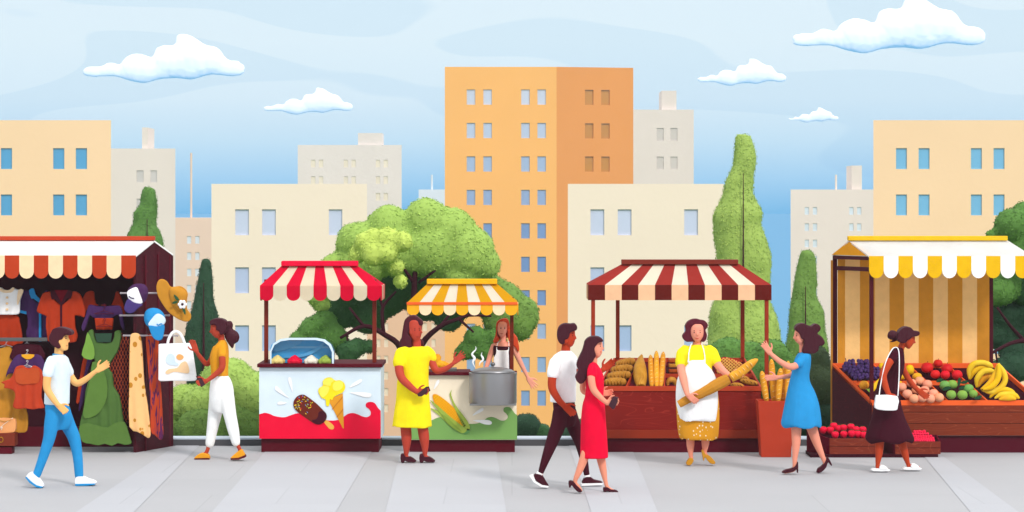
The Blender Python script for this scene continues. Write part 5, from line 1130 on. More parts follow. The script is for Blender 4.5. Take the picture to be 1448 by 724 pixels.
# ================================================================ PEOPLE
class Fig:
    def __init__(s,x0,y0,sc_,D,label,feet,skin,cat='person'):
        s.x0,s.y0,s.sc,s.D=x0,y0,sc_,D; s.k=D/S/sc_     # metres per crop pixel
        c=s.f(feet,100); s.root=thing('person',Vector((c.x,D,0)),label,cat)
        s.skin=M(skin,'skin'); s.b=MB()
    def f(s,x,y,d=0.0): return P(s.x0+x/s.sc,s.y0+y/s.sc,s.D+d)
    def tube(s,m,pts,mat,seg=14,flat=1.0,res=5):
        q=[(*s.f(p[0],p[1],p[3] if len(p)>3 else 0),p[2]*s.k) for p in pts]
        m.tube(q,mat,seg=seg,flat=flat,res=res)
        for a in (q[0],q[-1]): m.ball(a[:3],a[3]*.98,mat,2,(1,flat,1))
    def limb(s,*pts,mb=None): s.tube(mb or s.b,pts,s.skin)
    def loft(s,m,rows,mat,**kw): m.loft(rows,mat,frame=lambda x,y,dd:s.f(x,y,dd),**kw)
    def sleeve(s,m,mt,pts,n,e=5):
        '''cloth round the first part of an arm (n = share of its points)'''
        q=resample([(p[0],p[1],p[2],p[3] if len(p)>3 else 0) for p in pts],6); q=q[:max(2,int(len(q)*n))]
        s.tube(m,[(a[0],a[1],a[2]+e,a[3]) for a in q],mt)
    def hand(s,x,y,d,ang,size=1.0,thumb=1,flat=True,curl=.35,palmn=-1,spread=.12,mb=None):
        """x,y,d wrist; ang: pointing direction in the picture (0 right, 90 up)"""
        m=mb or s.b; w_=s.f(x,y,d); a=math.radians(ang); A=Vector((math.cos(a),0,math.sin(a))); B=Vector((-math.sin(a),0,math.cos(a)))*thumb; N=Vector((0,palmn,0))
        if not flat: B,N=Vector((0,-1,0))*thumb,B*palmn      # seen edge-on: fingers side by side in depth
        z=size; sk=s.skin
        for o in (-.022,-.007,.008,.022):
            m.tube([(*(w_-A*.005+B*o*.6),.015*z),(*(w_+A*.05*z+B*o*z),.0135*z),(*(w_+A*.083*z+B*o*1.15*z),.0115*z)],sk,seg=10)
        L_=[.072,.082,.076,.058]; offs=[.027,.009,-.009,-.026]
        for i in range(4):
            p=w_+A*.078*z+B*offs[i]*z; dr=(A+B*(spread*(1.5-i)/1.5)).normalized(); r=.0095*z; pts=[(*(p-A*.01),r)]; c=0
            for j in range(3):
                c+=curl*(.7+.2*i/3); d2=dr*math.cos(c)+N*math.sin(c); p=p+d2*L_[i]*z*(.42,.32,.26)[j]; r*=.93; pts.append((*p,r))
            m.tube(pts,sk,seg=8,res=2); m.ball(p,r,sk,1)
        p=w_+A*.022*z+B*.022*z; pts=[(*p,.012*z)]
        for j,(u,v,n_) in enumerate(((.5,.75,.15),(.8,.5,.3),(.9,.2,.4))): p=p+(A*u+B*v+N*n_*curl*1.2).normalized()*(.034,.030,.024)[j]*z; pts.append((*p,(.0115,.0105,.0085)[j]*z))
        m.tube(pts,sk,seg=8,res=2); m.ball(p,.0085*z,sk,1)
    def surf(s,x,y,side=-1,front=False):
        '''point on the skin of the head at picture position x,y'''
        r=s.hrows; ys=[q[0] for q in r]; a,b,h=[float(np.interp(y,ys,[q[j] for q in r])) for j in (1,2,3)]
        u=max(-.97,min(.97,(x-(a+b)/2)/((b-a)/2))); return s.f(x,y,r[0][4]+side*h*math.sqrt(1-u*u))
    def face(s,eyes,mouth,brow='#3a0e1c',lip='#a8352c'):
        for x,y,side in eyes:
            m=MB(); m.ball(s.surf(x,y,side),.0065,M('#2a0d14','plain',.3),2,(1,.6,1.0)); m.build('eye',s.root,smooth=True)
            m=MB(); p=s.surf(x-3,y-7,side);q=s.surf(x,y-8.5,side);r=s.surf(x+3,y-7,side); m.tube([(*p,.002),(*q,.0032),(*r,.002)],M(brow,'plain',.7),seg=6,res=2); m.build('eyebrow',s.root,smooth=True)
        m=MB(); m.tube([(*s.surf(x,y,sd_),r_) for x,y,sd_,r_ in mouth],M(lip,'plain',.5),seg=8,res=3); m.build('mouth',s.root,smooth=True)
    def body(s,voxel=.0065): 
        return s.b.sculpt('body',s.root,voxel=voxel,smooth=2)
    def cloth(s,name,fn,mat,voxel=.009,smooth=6,parent=None):
        m=MB(); fn(m,mat); return m.sculpt(name,parent or s.root,voxel=voxel,smooth=smooth)
    def hair(s,polys,col,dy=0,maxr=.095,n=150,sq=1.0,vox=.007,sm=9,extra=None,slab=(-.094,.094),back=None):
        m=MB(); mat=M(col,'hair')
        if slab:
            p=polys[0][0] if (len(polys[0])==2 and isinstance(polys[0][1],dict)) else polys[0]
            m.prism(p,0,slab[1]-slab[0],mat,frame=lambda x,y,dd:s.f(x,y,slab[0]),smooth=3)
        if back: m.prism(back,0,.085,mat,frame=lambda x,y,dd:s.f(x,y,.02),smooth=3)
        for i,p in enumerate(polys):
            if len(p)==2 and isinstance(p[1],dict): 
                kw=dict(dy=dy,maxr=maxr,n=n,sq=sq); kw.update(p[1]); d_=kw.pop('dy'); m.fill(p[0],mat,frame=lambda x,y,dd:s.f(x,y,d_),seed=i+1,**kw)
            else: m.fill(p,mat,frame=lambda x,y,dd:s.f(x,y,dy),maxr=maxr,n=n,sq=sq,seed=i+1)
        if extra: extra(m,mat)
        return m.sculpt('hair',s.root,voxel=vox,smooth=sm)
    def shoe(s,poly,mat,d0,d1,sole=None,name='shoe',vox=.0055):
        m=MB(); m.prism(poly,0,d1-d0,mat,frame=lambda x,y,dd:s.f(x,y,d0),smooth=2); o=m.sculpt(name,s.root,voxel=vox,smooth=3)
        if sole:
            q=MB(); q.prism(sole[0],0,d1-d0+.012,sole[1],frame=lambda x,y,dd:s.f(x,y,d0-.006)); q.build('sole',o,bevel=.003)
        return o
    def head(s,rows,hd=.078,ear=None,d=0,nose=None):
        s.loft(s.b,[(y,a,b,h*hd,d) for (y,a,b),h in zip(rows,np.interp(np.linspace(0,1,len(rows)),[0,.15,.5,.8,1],[.5,.85,1,.85,.5]))],s.skin,expo=2.0,seg=24)
        s.hrows=[(y,a,b,h*hd,d) for (y,a,b),h in zip(rows,np.interp(np.linspace(0,1,len(rows)),[0,.15,.5,.8,1],[.5,.85,1,.85,.5]))]
        if ear: 
            for e,dd in ear: s.b.ball(s.f(e[0],e[1],dd),.022,s.skin,2,(.8,.5,1.3))
        if nose:
            for q in nose: s.b.tube([(*s.f(*q[0]),.004),(*s.f(*q[1]),.011)],s.skin,seg=8); s.b.ball(s.f(*q[1]),.0115,s.skin,2)
def lace_phone(fig,poly,d,label):
    m=MB(); m.prism(poly,0,.012,M('#3a0a1c','gloss'),frame=lambda x,y,dd:fig.f(x,y,d),smooth=0); o=m.build('mobile_phone',bevel=.003); tag(o,label,'phone','phones in hands')
# ---------------- A: man in white T-shirt, left
g=Fig(20,450,2.893,26.3,'man in pale T-shirt and bright blue trousers reaching towards the green dress',200,'#fcbd74')
g.head([(42,166,205),(52,158,216),(66,156,221),(80,157,222),(92,158,222),(106,163,221),(118,175,221),(128,186,219),(132,198,212)],ear=[((184,96),-.078),((184,96),.078)],nose=[((222,80,0),(224,93,0))])
g.face([(212,82,-1),(212,82,1)],[(212,112,-1,.002),(217,111,-1,.004),(219,111,0,.004),(217,111,1,.004)],lip='#d08a55')
g.limb((184,112,17,0),(182,150,19,0))
g.loft(g.b,[(160,158,205,.13),(200,142,218,.13),(300,132,218,.11),(352,132,216,.12)],g.skin)
AN=[(148,190,18,-.16),(137,235,17,-.2),(135,287,15.5,-.2),(160,330,13,-.2),(180,356,10.5,-.2)]; g.limb(*AN); g.hand(180,356,-.2,-40,1.0,thumb=1,curl=.75,flat=True)
AF=[(210,190,16,.14),(232,238,16,.18)]; g.limb((212,190,15,.15),(232,238,15,.18),(256,266,14.5,.17),(292,250,12.5,.15),(325,224,9.5,.13),(340,214,8.5,.12)); g.hand(340,214,.12,32,1.0,thumb=1,curl=.22,palmn=-1)
g.limb((163,385,22,-.07),(153,430,20,-.09),(143,492,17,-.10),(118,570,13,-.11),(93,645,10,-.12),(78,668,9,-.14)); g.limb((196,385,22,.06),(222,440,20,.08),(245,490,17,.09),(259,560,14,.085),(266,650,10,.07),(275,670,9,.07))
g.body()
def f_(m,mt):
    g.loft(m,[(148,166,202,.075),(156,152,212,.13),(170,141,220,.165),(200,138,229,.16),(240,137,229,.15),(290,127,227,.14),(352,124,226,.14)],mt,folds=.02,fk=7)
    g.tube(m,[(152,172,20,-.10),(148,190,23,-.15)],mt); g.sleeve(m,mt,AN,.27,6); g.tube(m,[(206,170,18,.08),(210,190,20,.14)],mt); g.sleeve(m,mt,AF,.85,5)
g.cloth('shirt',f_,M('#e3f2fb','cloth'))
m=MB(); m.tube([(*g.f(182+21*math.cos(a),152+5*math.sin(a)*0+3*math.cos(a),.052*math.sin(a)),.014) for a in np.linspace(0,6.283,17)],M('#3b97cb','cloth'),seg=8,res=2); m.build('collar',g.root,smooth=True)
def f_(m,mt):
    g.loft(m,[(350,128,220,.13),(375,128,230,.14),(405,132,236,.125),(435,142,232,.10),(455,160,220,.08)],mt)
    g.tube(m,[(163,385,34,-.07),(153,430,30,-.09),(143,492,25,-.10),(118,570,20,-.11),(93,640,17,-.12)],mt); g.tube(m,[(196,385,36,.06),(222,440,30,.08),(245,490,26,.09),(259,560,21,.085),(266,645,18,.07)],mt)
g.cloth('trousers',f_,M('#2b93d1','cloth'))
g.shoe([(52,642),(66,630),(80,640),(98,656),(108,668),(118,688),(108,692),(88,684),(64,664),(48,650)],M('#fcfcfd','plain',.6),-.19,-.09,([(45,652),(50,648),(68,668),(90,683),(117,690),(112,695),(90,692),(62,673)],M('#2b93d1','plain')))
g.shoe([(250,655),(262,648),(285,650),(300,658),(322,664),(333,672),(328,681),(290,683),(250,681)],M('#fcfcfd','plain',.6),.02,.12,([(248,678),(333,676),(328,682),(290,686),(250,686)],M('#2b93d1','plain')))
g.hair([[(142,75),(150,58),(158,44),(180,37),(205,40),(228,50),(235,62),(228,71),(212,68),(200,76),(196,86),(184,90),(183,100),(190,118),(180,125),(165,118),(148,105),(142,90)]],'#43101f',maxr=.10,n=170)
# ---------------- B: woman with pony tail
g=Fig(220,440,3.22,29.1,'woman with dark ponytail in orange top and white trousers touching the tote bag',320,'#b8432c')
g.head([(42,262,312),(52,254,318),(66,251,320),(80,250,320),(92,251,318),(104,255,314),(114,264,306),(122,274,298)],hd=.076,ear=[((292,98),-.074)],nose=[((251,84,0),(249,94,0))])
g.face([(262,82,-1),(262,82,1)],[(263,105,-1,.002),(257,104,-1,.004),(257,104,0,.004),(257,104,1,.004)],lip='#8a2a22')
g.limb((296,105,15,0),(303,142,16,0))
g.loft(g.b,[(150,282,326,.11),(200,256,326,.11),(285,262,324,.1),(310,262,330,.11)],g.skin)
BN=[(304,172,15,-.12),(303,205,15.5,-.16)]; g.limb((304,172,15,-.12),(303,205,15.5,-.16),(302,258,14.5,-.18),(270,290,12,-.18),(232,318,9,-.2)); g.hand(232,318,-.2,195,.95,thumb=-1,curl=.8,palmn=-1)
g.limb((270,180,14,.12),(252,222,12.5,.14),(232,240,12,.1),(200,205,10,.02),(186,183,8,-.02)); g.hand(186,183,-.02,112,.95,thumb=1,curl=.2)
g.limb((284,390,24,.06),(268,480,19,.08),(256,550,14,.09),(242,612,9.5,.09),(230,645,9,.09),(205,665,8,.09)); g.limb((322,390,24,-.06),(338,470,19,-.08),(355,545,14,-.09),(372,605,9.5,-.09),(384,636,8.5,-.09),(365,660,8,-.09))
g.body()
def f_(m,mt):
    g.loft(m,[(130,293,318,.06),(142,284,324,.11),(158,270,330,.14),(185,254,333,.14),(220,247,333,.13),(255,251,331,.12),(296,254,331,.12)],mt,folds=.015)
    g.tube(m,[(304,155,16,-.06),(304,172,19,-.11)],mt); g.sleeve(m,mt,BN,.95,5); g.tube(m,[(274,170,16,.08),(268,190,17,.12),(262,203,16,.13)],mt)
g.cloth('top',f_,M('#e79d22','cloth'))
def f_(m,mt):
    g.loft(m,[(292,258,328,.12),(312,252,342,.135),(345,247,353,.145),(380,244,357,.14),(415,246,357,.125),(445,252,352,.10),(462,268,336,.08)],mt)
    g.tube(m,[(284,390,40,.06),(268,480,31,.08),(256,550,25,.09),(247,603,21,.09)],mt); g.tube(m,[(322,390,37,-.06),(338,470,30,-.08),(355,545,26,-.09),(366,598,20,-.09)],mt)
g.cloth('trousers',f_,M('#fdfdfb','cloth'))
YS=M('#e79d22','plain',.6); SOL=M('#5a1a1c','plain',.6)
g.shoe([(176,668),(190,655),(212,646),(238,652),(245,668),(240,674),(180,674)],YS,.04,.14,([(176,670),(244,668),(243,678),(177,678)],SOL)); g.shoe([(341,668),(358,652),(388,630),(398,642),(406,660),(380,670),(345,672)],YS,-.14,-.04,([(340,670),(375,668),(408,655),(409,666),(378,677),(342,678)],SOL))
g.hair([[(244,54),(250,42),(268,34),(290,33),(308,38),(320,48),(322,70),(318,92),(306,106),(293,108),(288,92),(274,84),(276,72),(266,61),(250,64)],([(314,52),(330,44),(345,44),(354,62),(352,80),(372,93),(383,116),(376,140),(358,152),(357,181),(340,162),(320,132),(312,108),(320,85)],dict(maxr=.055,n=120))],'#43101f',maxr=.093)
lace_phone(g,[(183,296),(203,291),(226,335),(207,347)],-.215,'dark phone held by the ponytailed woman beside the tote bag')
# ---------------- C: woman in yellow dress
g=Fig(540,440,3.216,28.75,'woman in a bright yellow dress with long wavy dark hair before the corn cart',160,'#bb4331')
g.head([(32,122,172),(45,114,179),(62,112,181),(80,116,181),(98,121,181),(112,126,179),(124,133,174),(135,143,165)],hd=.078,d=-.02,ear=[((132,95),-.08)],nose=[((178,84,-.06),(181,97,-.07))])
g.face([(150,86,-1),(171,86,-1)],[(154,116,-1,.002),(162,117,-1,.005),(171,116,-1,.002)],lip='#8a2820')
g.limb((155,118,20,0),(158,165,22,0))
g.loft(g.b,[(170,105,205,.12),(250,85,205,.13),(400,80,200,.14),(510,80,205,.13)],g.skin)
CN=[(88,192,20,-.08),(78,245,21,-.14),(88,300,19,-.2),(125,340,16,-.24),(160,368,11.5,-.25)]; g.limb(*CN); g.hand(158,367,-.25,2,1.0,thumb=1,curl=.5)
g.limb((212,190,20,.06),(228,235,18,.02),(250,270,15.5,-.02),(290,262,12.5,-.06),(322,240,9,-.08),(330,232,8.5,-.08)); g.hand(330,232,-.08,42,1.0,thumb=1,curl=.15,spread=.25)
g.limb((108,520,25,0),(112,575,24,0),(112,620,16,0),(110,650,11,0),(108,664,11,0)); g.limb((184,520,25,.0),(192,575,24,0),(196,620,16,0),(195,650,11,0),(195,664,11,0)); g.limb((108,662,11,0),(142,682,7,-.03)); g.limb((195,660,11,0),(228,680,7,-.03))
g.body()
def f_(m,mt):
    g.loft(m,[(160,128,190,.08),(172,98,205,.13),(195,84,218,.155),(230,78,216,.16),(280,76,213,.155),(330,68,214,.16),(400,64,217,.165),(460,55,223,.175),(525,46,228,.18)],mt,folds=.03,fk=8,hem=.012)
    g.tube(m,[(105,180,24,-.05),(84,200,29,-.08)],mt); g.sleeve(m,mt,CN,.27,9); g.tube(m,[(205,178,22,.04),(222,198,24,.03),(232,215,19,.02)],mt)
g.cloth('dress',f_,M('#ffe81c','cloth'))
HB=M('#43101f','plain',.5)
g.shoe([(85,652),(100,650),(108,664),(128,662),(150,676),(156,684),(150,687),(112,686),(104,676),(102,688),(87,688)],HB,-.06,.03); g.shoe([(171,654),(186,650),(194,664),(214,662),(235,675),(242,683),(236,687),(198,686),(190,676),(188,688),(172,688)],HB,-.06,.03)
g.hair([([(98,62),(105,38),(125,22),(150,19),(168,31),(184,46),(186,62),(174,66),(158,58),(146,74),(134,88),(122,90),(122,108),(134,124),(135,150),(144,182),(130,178),(114,163),(96,172),(85,155),(90,112)],dict(dy=.01,maxr=.09,n=200)),([(92,120),(102,150),(118,165),(130,180),(108,186),(92,176),(80,160),(80,135)],dict(dy=.0,maxr=.05,n=60)),([(160,130),(176,124),(192,140),(188,170),(178,160),(166,142)],dict(dy=.03,maxr=.04,n=40))],'#4a0f1f',slab=(-.075,.094),back=[(112,40),(140,26),(170,34),(182,60),(178,100),(160,130),(130,135),(112,100)])
lace_phone(g,[(160,378),(200,344),(214,342),(221,362),(180,388),(166,388)],-.285,'dark phone in the hand of the woman in yellow')
# ---------------- D: seller behind the corn cart
g=Fig(640,440,4.825,30.68,'red haired seller in white apron over a dark top behind the steaming pot',340,'#f6a68d')
g.head([(70,318,366),(84,309,374),(102,305,375),(120,305,373),(138,306,370),(154,311,364),(168,320,354),(177,330,346)],hd=.078,d=-.03,ear=None,nose=[((320,122,-.095),(318,137,-.108))])
g.face([(330,118,-1),(356,118,-1)],[(322,152,-1,.002),(333,154,-1,.005),(345,152,-1,.002)],lip='#c9523f')
g.limb((346,160,21,0),(346,205,22,0),(346,235,26,0))
g.loft(g.b,[(210,305,385,.06),(222,280,410,.09),(250,282,405,.11),(330,290,398,.1),(420,290,398,.11),(520,285,400,.13),(620,290,398,.1)],g.skin)
g.limb((280,238,20,0),(258,300,19,-.02),(240,355,16,-.08),(225,395,12,-.12)); g.hand(226,392,-.1,235,.95,curl=.4)
g.limb((412,235,21,0),(440,300,20,0),(470,365,17,0),(500,425,13,0),(516,462,10,0)); g.hand(514,458,0,-52,.98,thumb=1,curl=.12,spread=.3)
g.limb((320,600,34,.0),(318,750,24,0),(318,900,14,0),(318,912,13,-.08)); g.limb((372,600,34,0),(374,750,24,0),(374,900,14,0),(374,912,13,-.08))
g.body()
def f_(m,mt):
    g.loft(m,[(222,283,300,.04),(240,276,415,.115),(262,274,408,.125),(330,282,405,.115),(420,280,405,.12),(520,275,408,.14),(560,276,408,.14)],mt)
    g.tube(m,[(296,216,7,.0),(288,245,12,0)],mt); g.tube(m,[(400,216,9,.0),(402,245,12,0)],mt)
g.cloth('top',f_,M('#43101f','cloth'))
def f_(m,mt):
    g.tube(m,[(316,600,44,0),(318,750,32,0),(318,890,24,0)],mt); g.tube(m,[(372,600,44,0),(374,750,32,0),(374,890,24,0)],mt); g.loft(m,[(540,278,408,.14),(640,276,412,.13)],mt)
g.cloth('trousers',f_,M('#33283a','cloth'))
for x in (318,374): g.shoe([(x-20,895),(x+20,895),(x+24,928),(x-24,928)],HB,-.16,.06)
def f_(m,mt):
    m.prism([(304,268),(376,268),(384,300),(386,430),(384,560),(282,560),(276,430),(280,320),(296,290)],0,.06,mt,frame=lambda x,y,dd:g.f(x,y,-.145))
    m.tube([(*g.f(300,285,-.13),.010),(*g.f(302,240,-.12),.010),(*g.f(312,212,-.08),.010),(*g.f(330,200,.0),.010)],mt,flat=.5); m.tube([(*g.f(380,285,-.13),.010),(*g.f(384,240,-.12),.010),(*g.f(382,205,-.07),.010),(*g.f(370,196,.0),.010)],mt,flat=.5)
g.cloth('apron',f_,M('#fdfdfd','cloth'))
g.hair([([(297,88),(312,66),(335,54),(358,50),(378,58),(388,85),(392,110),(415,150),(440,180),(448,215),(455,255),(448,280),(432,255),(410,228),(388,210),(378,180),(374,140),(366,112),(350,104),(336,80),(322,88),(308,110),(304,160),(316,182),(318,204),(290,216),(274,212),(290,172),(296,130)],dict(dy=.015,maxr=.075,n=220)),([(318,70),(345,58),(370,68),(374,100),(362,98),(348,84),(332,74),(318,82),(306,98),(304,84)],dict(dy=-.045,maxr=.03,n=60))],'#d5481f',slab=(-.06,.094),back=[(305,80),(340,58),(375,70),(385,120),(372,180),(330,190),(300,160)])
# ---------------- E/F: couple
g=Fig(740,450,2.84,26.2,'man in white T-shirt and dark trousers walking behind the woman in red',170,'#b93b1c')
g.head([(32,150,196),(44,146,206),(58,146,208),(72,148,208),(86,152,208),(98,160,205),(108,172,200),(114,182,195)],ear=[((170,92),-.078)],nose=[((208,68,0),(210,80,0))])
g.face([(198,70,-1),(198,70,1)],[(198,95,-1,.002),(203,94,-1,.0045),(204,94,1,.004)],lip='#8a2a18')
g.limb((172,98,17,0),(170,138,19,0))
g.loft(g.b,[(145,140,200,.13),(200,120,205,.13),(330,122,200,.12)],g.skin)
EN=[(128,178,19,-.15),(118,225,18,-.19),(116,280,16.5,-.2),(140,325,14,-.2),(163,350,11.5,-.2)]; g.limb(*EN); g.hand(162,349,-.2,-42,1.05,thumb=1,curl=.4)
g.limb((198,175,17,.15),(220,235,16,.35),(255,262,14,.5),(290,232,12,.55),(322,205,10,.55)); g.hand(318,208,.55,38,1.05,thumb=1,curl=.3)
g.limb((152,375,22,-.07),(140,430,20,-.09),(112,505,16,-.1),(86,575,12,-.11),(71,622,9.5,-.11),(66,650,9,-.11)); g.limb((182,375,22,.07),(205,440,19,.09),(228,500,16,.1),(245,575,12,.1),(256,640,9.5,.1),(262,655,9,.1))
g.body()
def f_(m,mt):
    g.loft(m,[(130,152,190,.07),(142,132,204,.13),(158,120,210,.165),(195,114,213,.165),(240,112,213,.15),(290,109,212,.14),(336,107,211,.14)],mt,folds=.02,fk=7)
    g.tube(m,[(138,160,20,-.10),(128,182,23,-.15)],mt); g.sleeve(m,mt,EN,.28,6); g.tube(m,[(200,160,16,.12),(212,190,16,.2)],mt)
g.cloth('shirt',f_,M('#fdfdfd','cloth'))
def f_(m,mt):
    g.loft(m,[(334,118,206,.13),(360,120,210,.14),(395,124,212,.125),(420,130,210,.10),(436,145,200,.08)],mt)
    g.tube(m,[(152,375,34,-.07),(140,430,31,-.09),(112,505,25,-.1),(86,575,17,-.11),(71,618,12,-.11)],mt); g.tube(m,[(182,375,32,.07),(205,440,29,.09),(228,500,23,.1),(245,575,16,.1),(255,628,12,.1)],mt)
g.cloth('trousers',f_,M('#43101f','cloth'))
SN=M('#43101f','plain',.6); WS=M('#fdfdfd','plain',.6)
g.shoe([(45,628),(58,626),(78,634),(92,658),(102,672),(98,677),(80,672),(55,655),(42,640)],SN,-.16,-.06,([(25,634),(40,630),(50,655),(75,670),(102,674),(100,681),(72,678),(42,660)],WS)); g.shoe([(240,650),(248,640),(268,638),(285,650),(312,656),(320,664),(300,668),(238,666)],SN,.05,.15,([(232,664),(320,662),(318,670),(234,674)],WS))
for a_,b_2 in (((68,620,-.11),(60,636,-.11)),((255,630,.1),(257,644,.1))):
    m=MB(); m.tube([(*g.f(*a_),.033),(*g.f(*b_2),.036)],WS,seg=14); m.build('sock',g.root,smooth=True)
g.hair([[(136,62),(140,42),(150,28),(168,21),(190,23),(206,21),(217,34),(214,48),(200,53),(188,58),(186,70),(178,84),(166,86),(168,98),(156,106),(144,98),(137,82)]],'#43101f',maxr=.095)
g=Fig(740,450,2.84,25.7,'woman in a fitted red dress with long dark hair walking with a phone',290,'#f0997c')
g.head([(82,262,308),(92,256,316),(104,254,319),(116,256,319),(128,262,318),(140,272,316),(150,282,311),(158,292,304)],hd=.074,nose=[((318,112,0),(320,122,0))])
g.face([(309,112,-1),(309,112,1)],[(307,136,-1,.002),(312,135,-1,.0045),(312,135,1,.004)],lip='#cc4a3c')
g.limb((285,135,14,0),(282,180,15,0))
g.loft(g.b,[(190,264,302,.10),(240,256,318,.11),(310,252,316,.1),(400,242,322,.13),(540,245,325,.1)],g.skin)
FN=[(276,205,14.5,-.12),(273,238,15,-.16)]; g.limb((276,205,14.5,-.12),(273,238,15,-.16),(282,285,14,-.18),(310,318,11.5,-.2),(335,340,8.5,-.21)); g.hand(334,339,-.21,4,.95,thumb=1,curl=.6)
g.limb((262,205,13,.12),(245,245,12.5,.15),(240,290,12,.16),(275,304,10,.14),(312,304,8,.12)); g.hand(310,304,.12,8,.9,thumb=1,curl=.4)
g.limb((252,540,20,-.06),(228,605,15,-.06),(208,655,8.5,-.06),(222,678,8,-.06),(232,692,6,-.06)); g.limb((308,545,20,.06),(320,605,15,.06),(330,655,9,.06),(340,682,8,.06),(368,696,6,.06))
g.body()
def f_(m,mt):
    g.loft(m,[(176,272,290,.06),(190,262,302,.11),(210,254,314,.14),(235,250,323,.14),(275,251,324,.125),(315,247,322,.12),(345,238,327,.14),(400,232,331,.155),(470,230,336,.15),(530,229,340,.14),(561,228,341,.14)],mt,folds=.015,fk=6)
    g.tube(m,[(277,190,16,-.07),(276,205,18,-.11)],mt); g.sleeve(m,mt,FN,.75,5)
g.cloth('dress',f_,M('#f00236','cloth'))
g.shoe([(182,656),(198,654),(215,672),(232,688),(236,698),(222,700),(204,684),(194,670),(190,680),(184,680)],HB,-.10,-.02); g.shoe([(321,682),(340,680),(352,688),(368,690),(382,697),(378,702),(350,701),(336,694),(332,700),(323,700)],HB,.02,.10)
g.hair([([(248,92),(262,78),(280,73),(302,74),(318,84),(321,94),(304,98),(294,108),(286,122),(288,136),(292,150),(278,176),(262,205),(254,235),(246,256),(230,264),(214,250),(209,235),(222,210),(214,192),(220,166),(236,134),(244,108)],dict(dy=0,maxr=.085,n=230))],'#43101f')
lace_phone(g,[(342,350),(358,318),(366,314),(382,318),(382,328),(366,364),(358,366)],-.245,'dark phone held out by the woman in red')
# ---------------- G: baker
g=Fig(940,440,3.22,28.5,'baker in yellow top, white apron and dotted mustard skirt, hugging a wrapped baguette',150,'#f19a80')
g.head([(58,128,172),(70,119,177),(84,115,179),(98,115,179),(112,118,177),(124,124,171),(134,132,164),(142,140,157)],hd=.078,d=-.03,nose=[((148,92,-.10),(148,108,-.118))])
g.face([(134,97,-1),(161,97,-1)],[(136,121,-1,.002),(148,125,-1,.005),(160,121,-1,.002)],lip='#cc4a3c')
g.limb((148,125,19,0),(147,168,22,0))
g.loft(g.b,[(170,100,195,.10),(230,82,205,.14),(400,70,225,.15),(560,85,225,.13)],g.skin)
GN=[(80,192,21,-.02),(74,245,20,-.08),(84,305,18.5,-.18),(96,355,14,-.27),(104,382,11,-.32)]; g.limb(*GN); g.hand(104,380,-.325,-40,1.0,thumb=1,curl=.35,palmn=1)
GF=[(215,188,21,-.02),(236,235,19,-.06)]; g.limb((215,188,21,-.02),(236,235,19,-.06),(262,268,17,-.14),(292,294,12.5,-.22),(308,304,10,-.25)); g.hand(306,306,-.27,25,1.0,thumb=1,curl=.5)
g.limb((116,560,20,0),(117,610,18,0),(118,650,11,0),(120,670,10,0),(118,690,8,-.07)); g.limb((185,560,20,0),(185,600,18,0),(182,640,10.5,0),(188,655,9,-.02),(216,682,8,-.06))
g.body()
def f_(m,mt):
    g.loft(m,[(152,128,168,.07),(162,100,195,.11),(180,75,215,.15),(210,68,222,.17),(250,76,215,.17),(300,68,222,.16)],mt)
    g.tube(m,[(92,174,22,0),(80,196,27,-.02)],mt); g.sleeve(m,mt,GN,.26,7); g.tube(m,[(203,174,22,0),(215,192,27,-.02)],mt); g.sleeve(m,mt,GF,.9,6)
g.cloth('top',f_,M('#ffec1f','cloth'))
def f_(m,mt): g.loft(m,[(290,68,225,.14),(340,56,236,.17),(400,50,246,.19),(470,54,249,.19),(530,58,247,.185),(572,66,243,.18),(582,80,238,.17)],mt,folds=.03,fk=8,hem=.012)
g.cloth('skirt',f_,M('#e39b23','dots',.9,'#fbe6c0',26,.19))
def f_(m,mt):
    g.loft(m,[(222,112,180,.09,-.11),(240,100,192,.12,-.09),(268,80,215,.15,-.06),(300,60,232,.165,-.04),(340,52,239,.185,-.03),(400,50,243,.20,-.03),(450,56,242,.20,-.03),(494,64,237,.195,-.035)],mt,hem=.02,fk=6)
    m.tube([(*g.f(107,235,-.17),.011),(*g.f(110,190,-.16),.010),(*g.f(117,160,-.09),.010),(*g.f(124,146,-.04),.010)],mt); m.tube([(*g.f(184,235,-.17),.011),(*g.f(180,190,-.16),.010),(*g.f(173,162,-.09),.010),(*g.f(166,146,-.04),.010)],mt)
g.cloth('apron',f_,M('#fefefe','cloth'))
PU=M('#c98b22','plain',.4)
g.shoe([(98,692),(108,675),(116,668),(128,672),(132,682),(120,700),(108,702),(100,700)],PU,-.11,-.03); g.shoe([(168,636),(176,634),(186,652),(206,660),(228,684),(231,694),(222,697),(205,692),(186,668),(182,660),(180,680),(176,680)],PU,-.10,-.02)
g.hair([([(97,92),(95,66),(106,48),(124,38),(145,35),(165,40),(184,44),(197,62),(193,78),(184,86),(193,106),(189,130),(176,142),(164,138),(118,140),(100,140),(86,128),(82,110)],dict(dy=.03,maxr=.09,n=180)),([(104,72),(112,52),(135,42),(160,44),(184,52),(192,64),(180,70),(165,64),(148,60),(132,64),(118,74),(110,80)],dict(dy=-.045,maxr=.045,n=90))],'#5a0b22',slab=(-.06,.094),back=[(110,60),(140,44),(172,50),(186,80),(182,125),(150,142),(112,128),(104,90)])
t_=thing('wrapped_baguette',g.f(150,430,-.3),'long baguette half wrapped in brown paper in the arms of the baker','bread')
m=MB(); m.tube([(*g.f(300,305,-.275),.050),(*g.f(345,278,-.275),.055),(*g.f(390,242,-.275),.045),(*g.f(412,226,-.275),.028),(*g.f(424,220,-.275),.010)],M('#f6b137','food',.45,'#e59b26',.7),seg=18,res=6); bo=m.build('crust',t_,smooth=True)
h=MB()
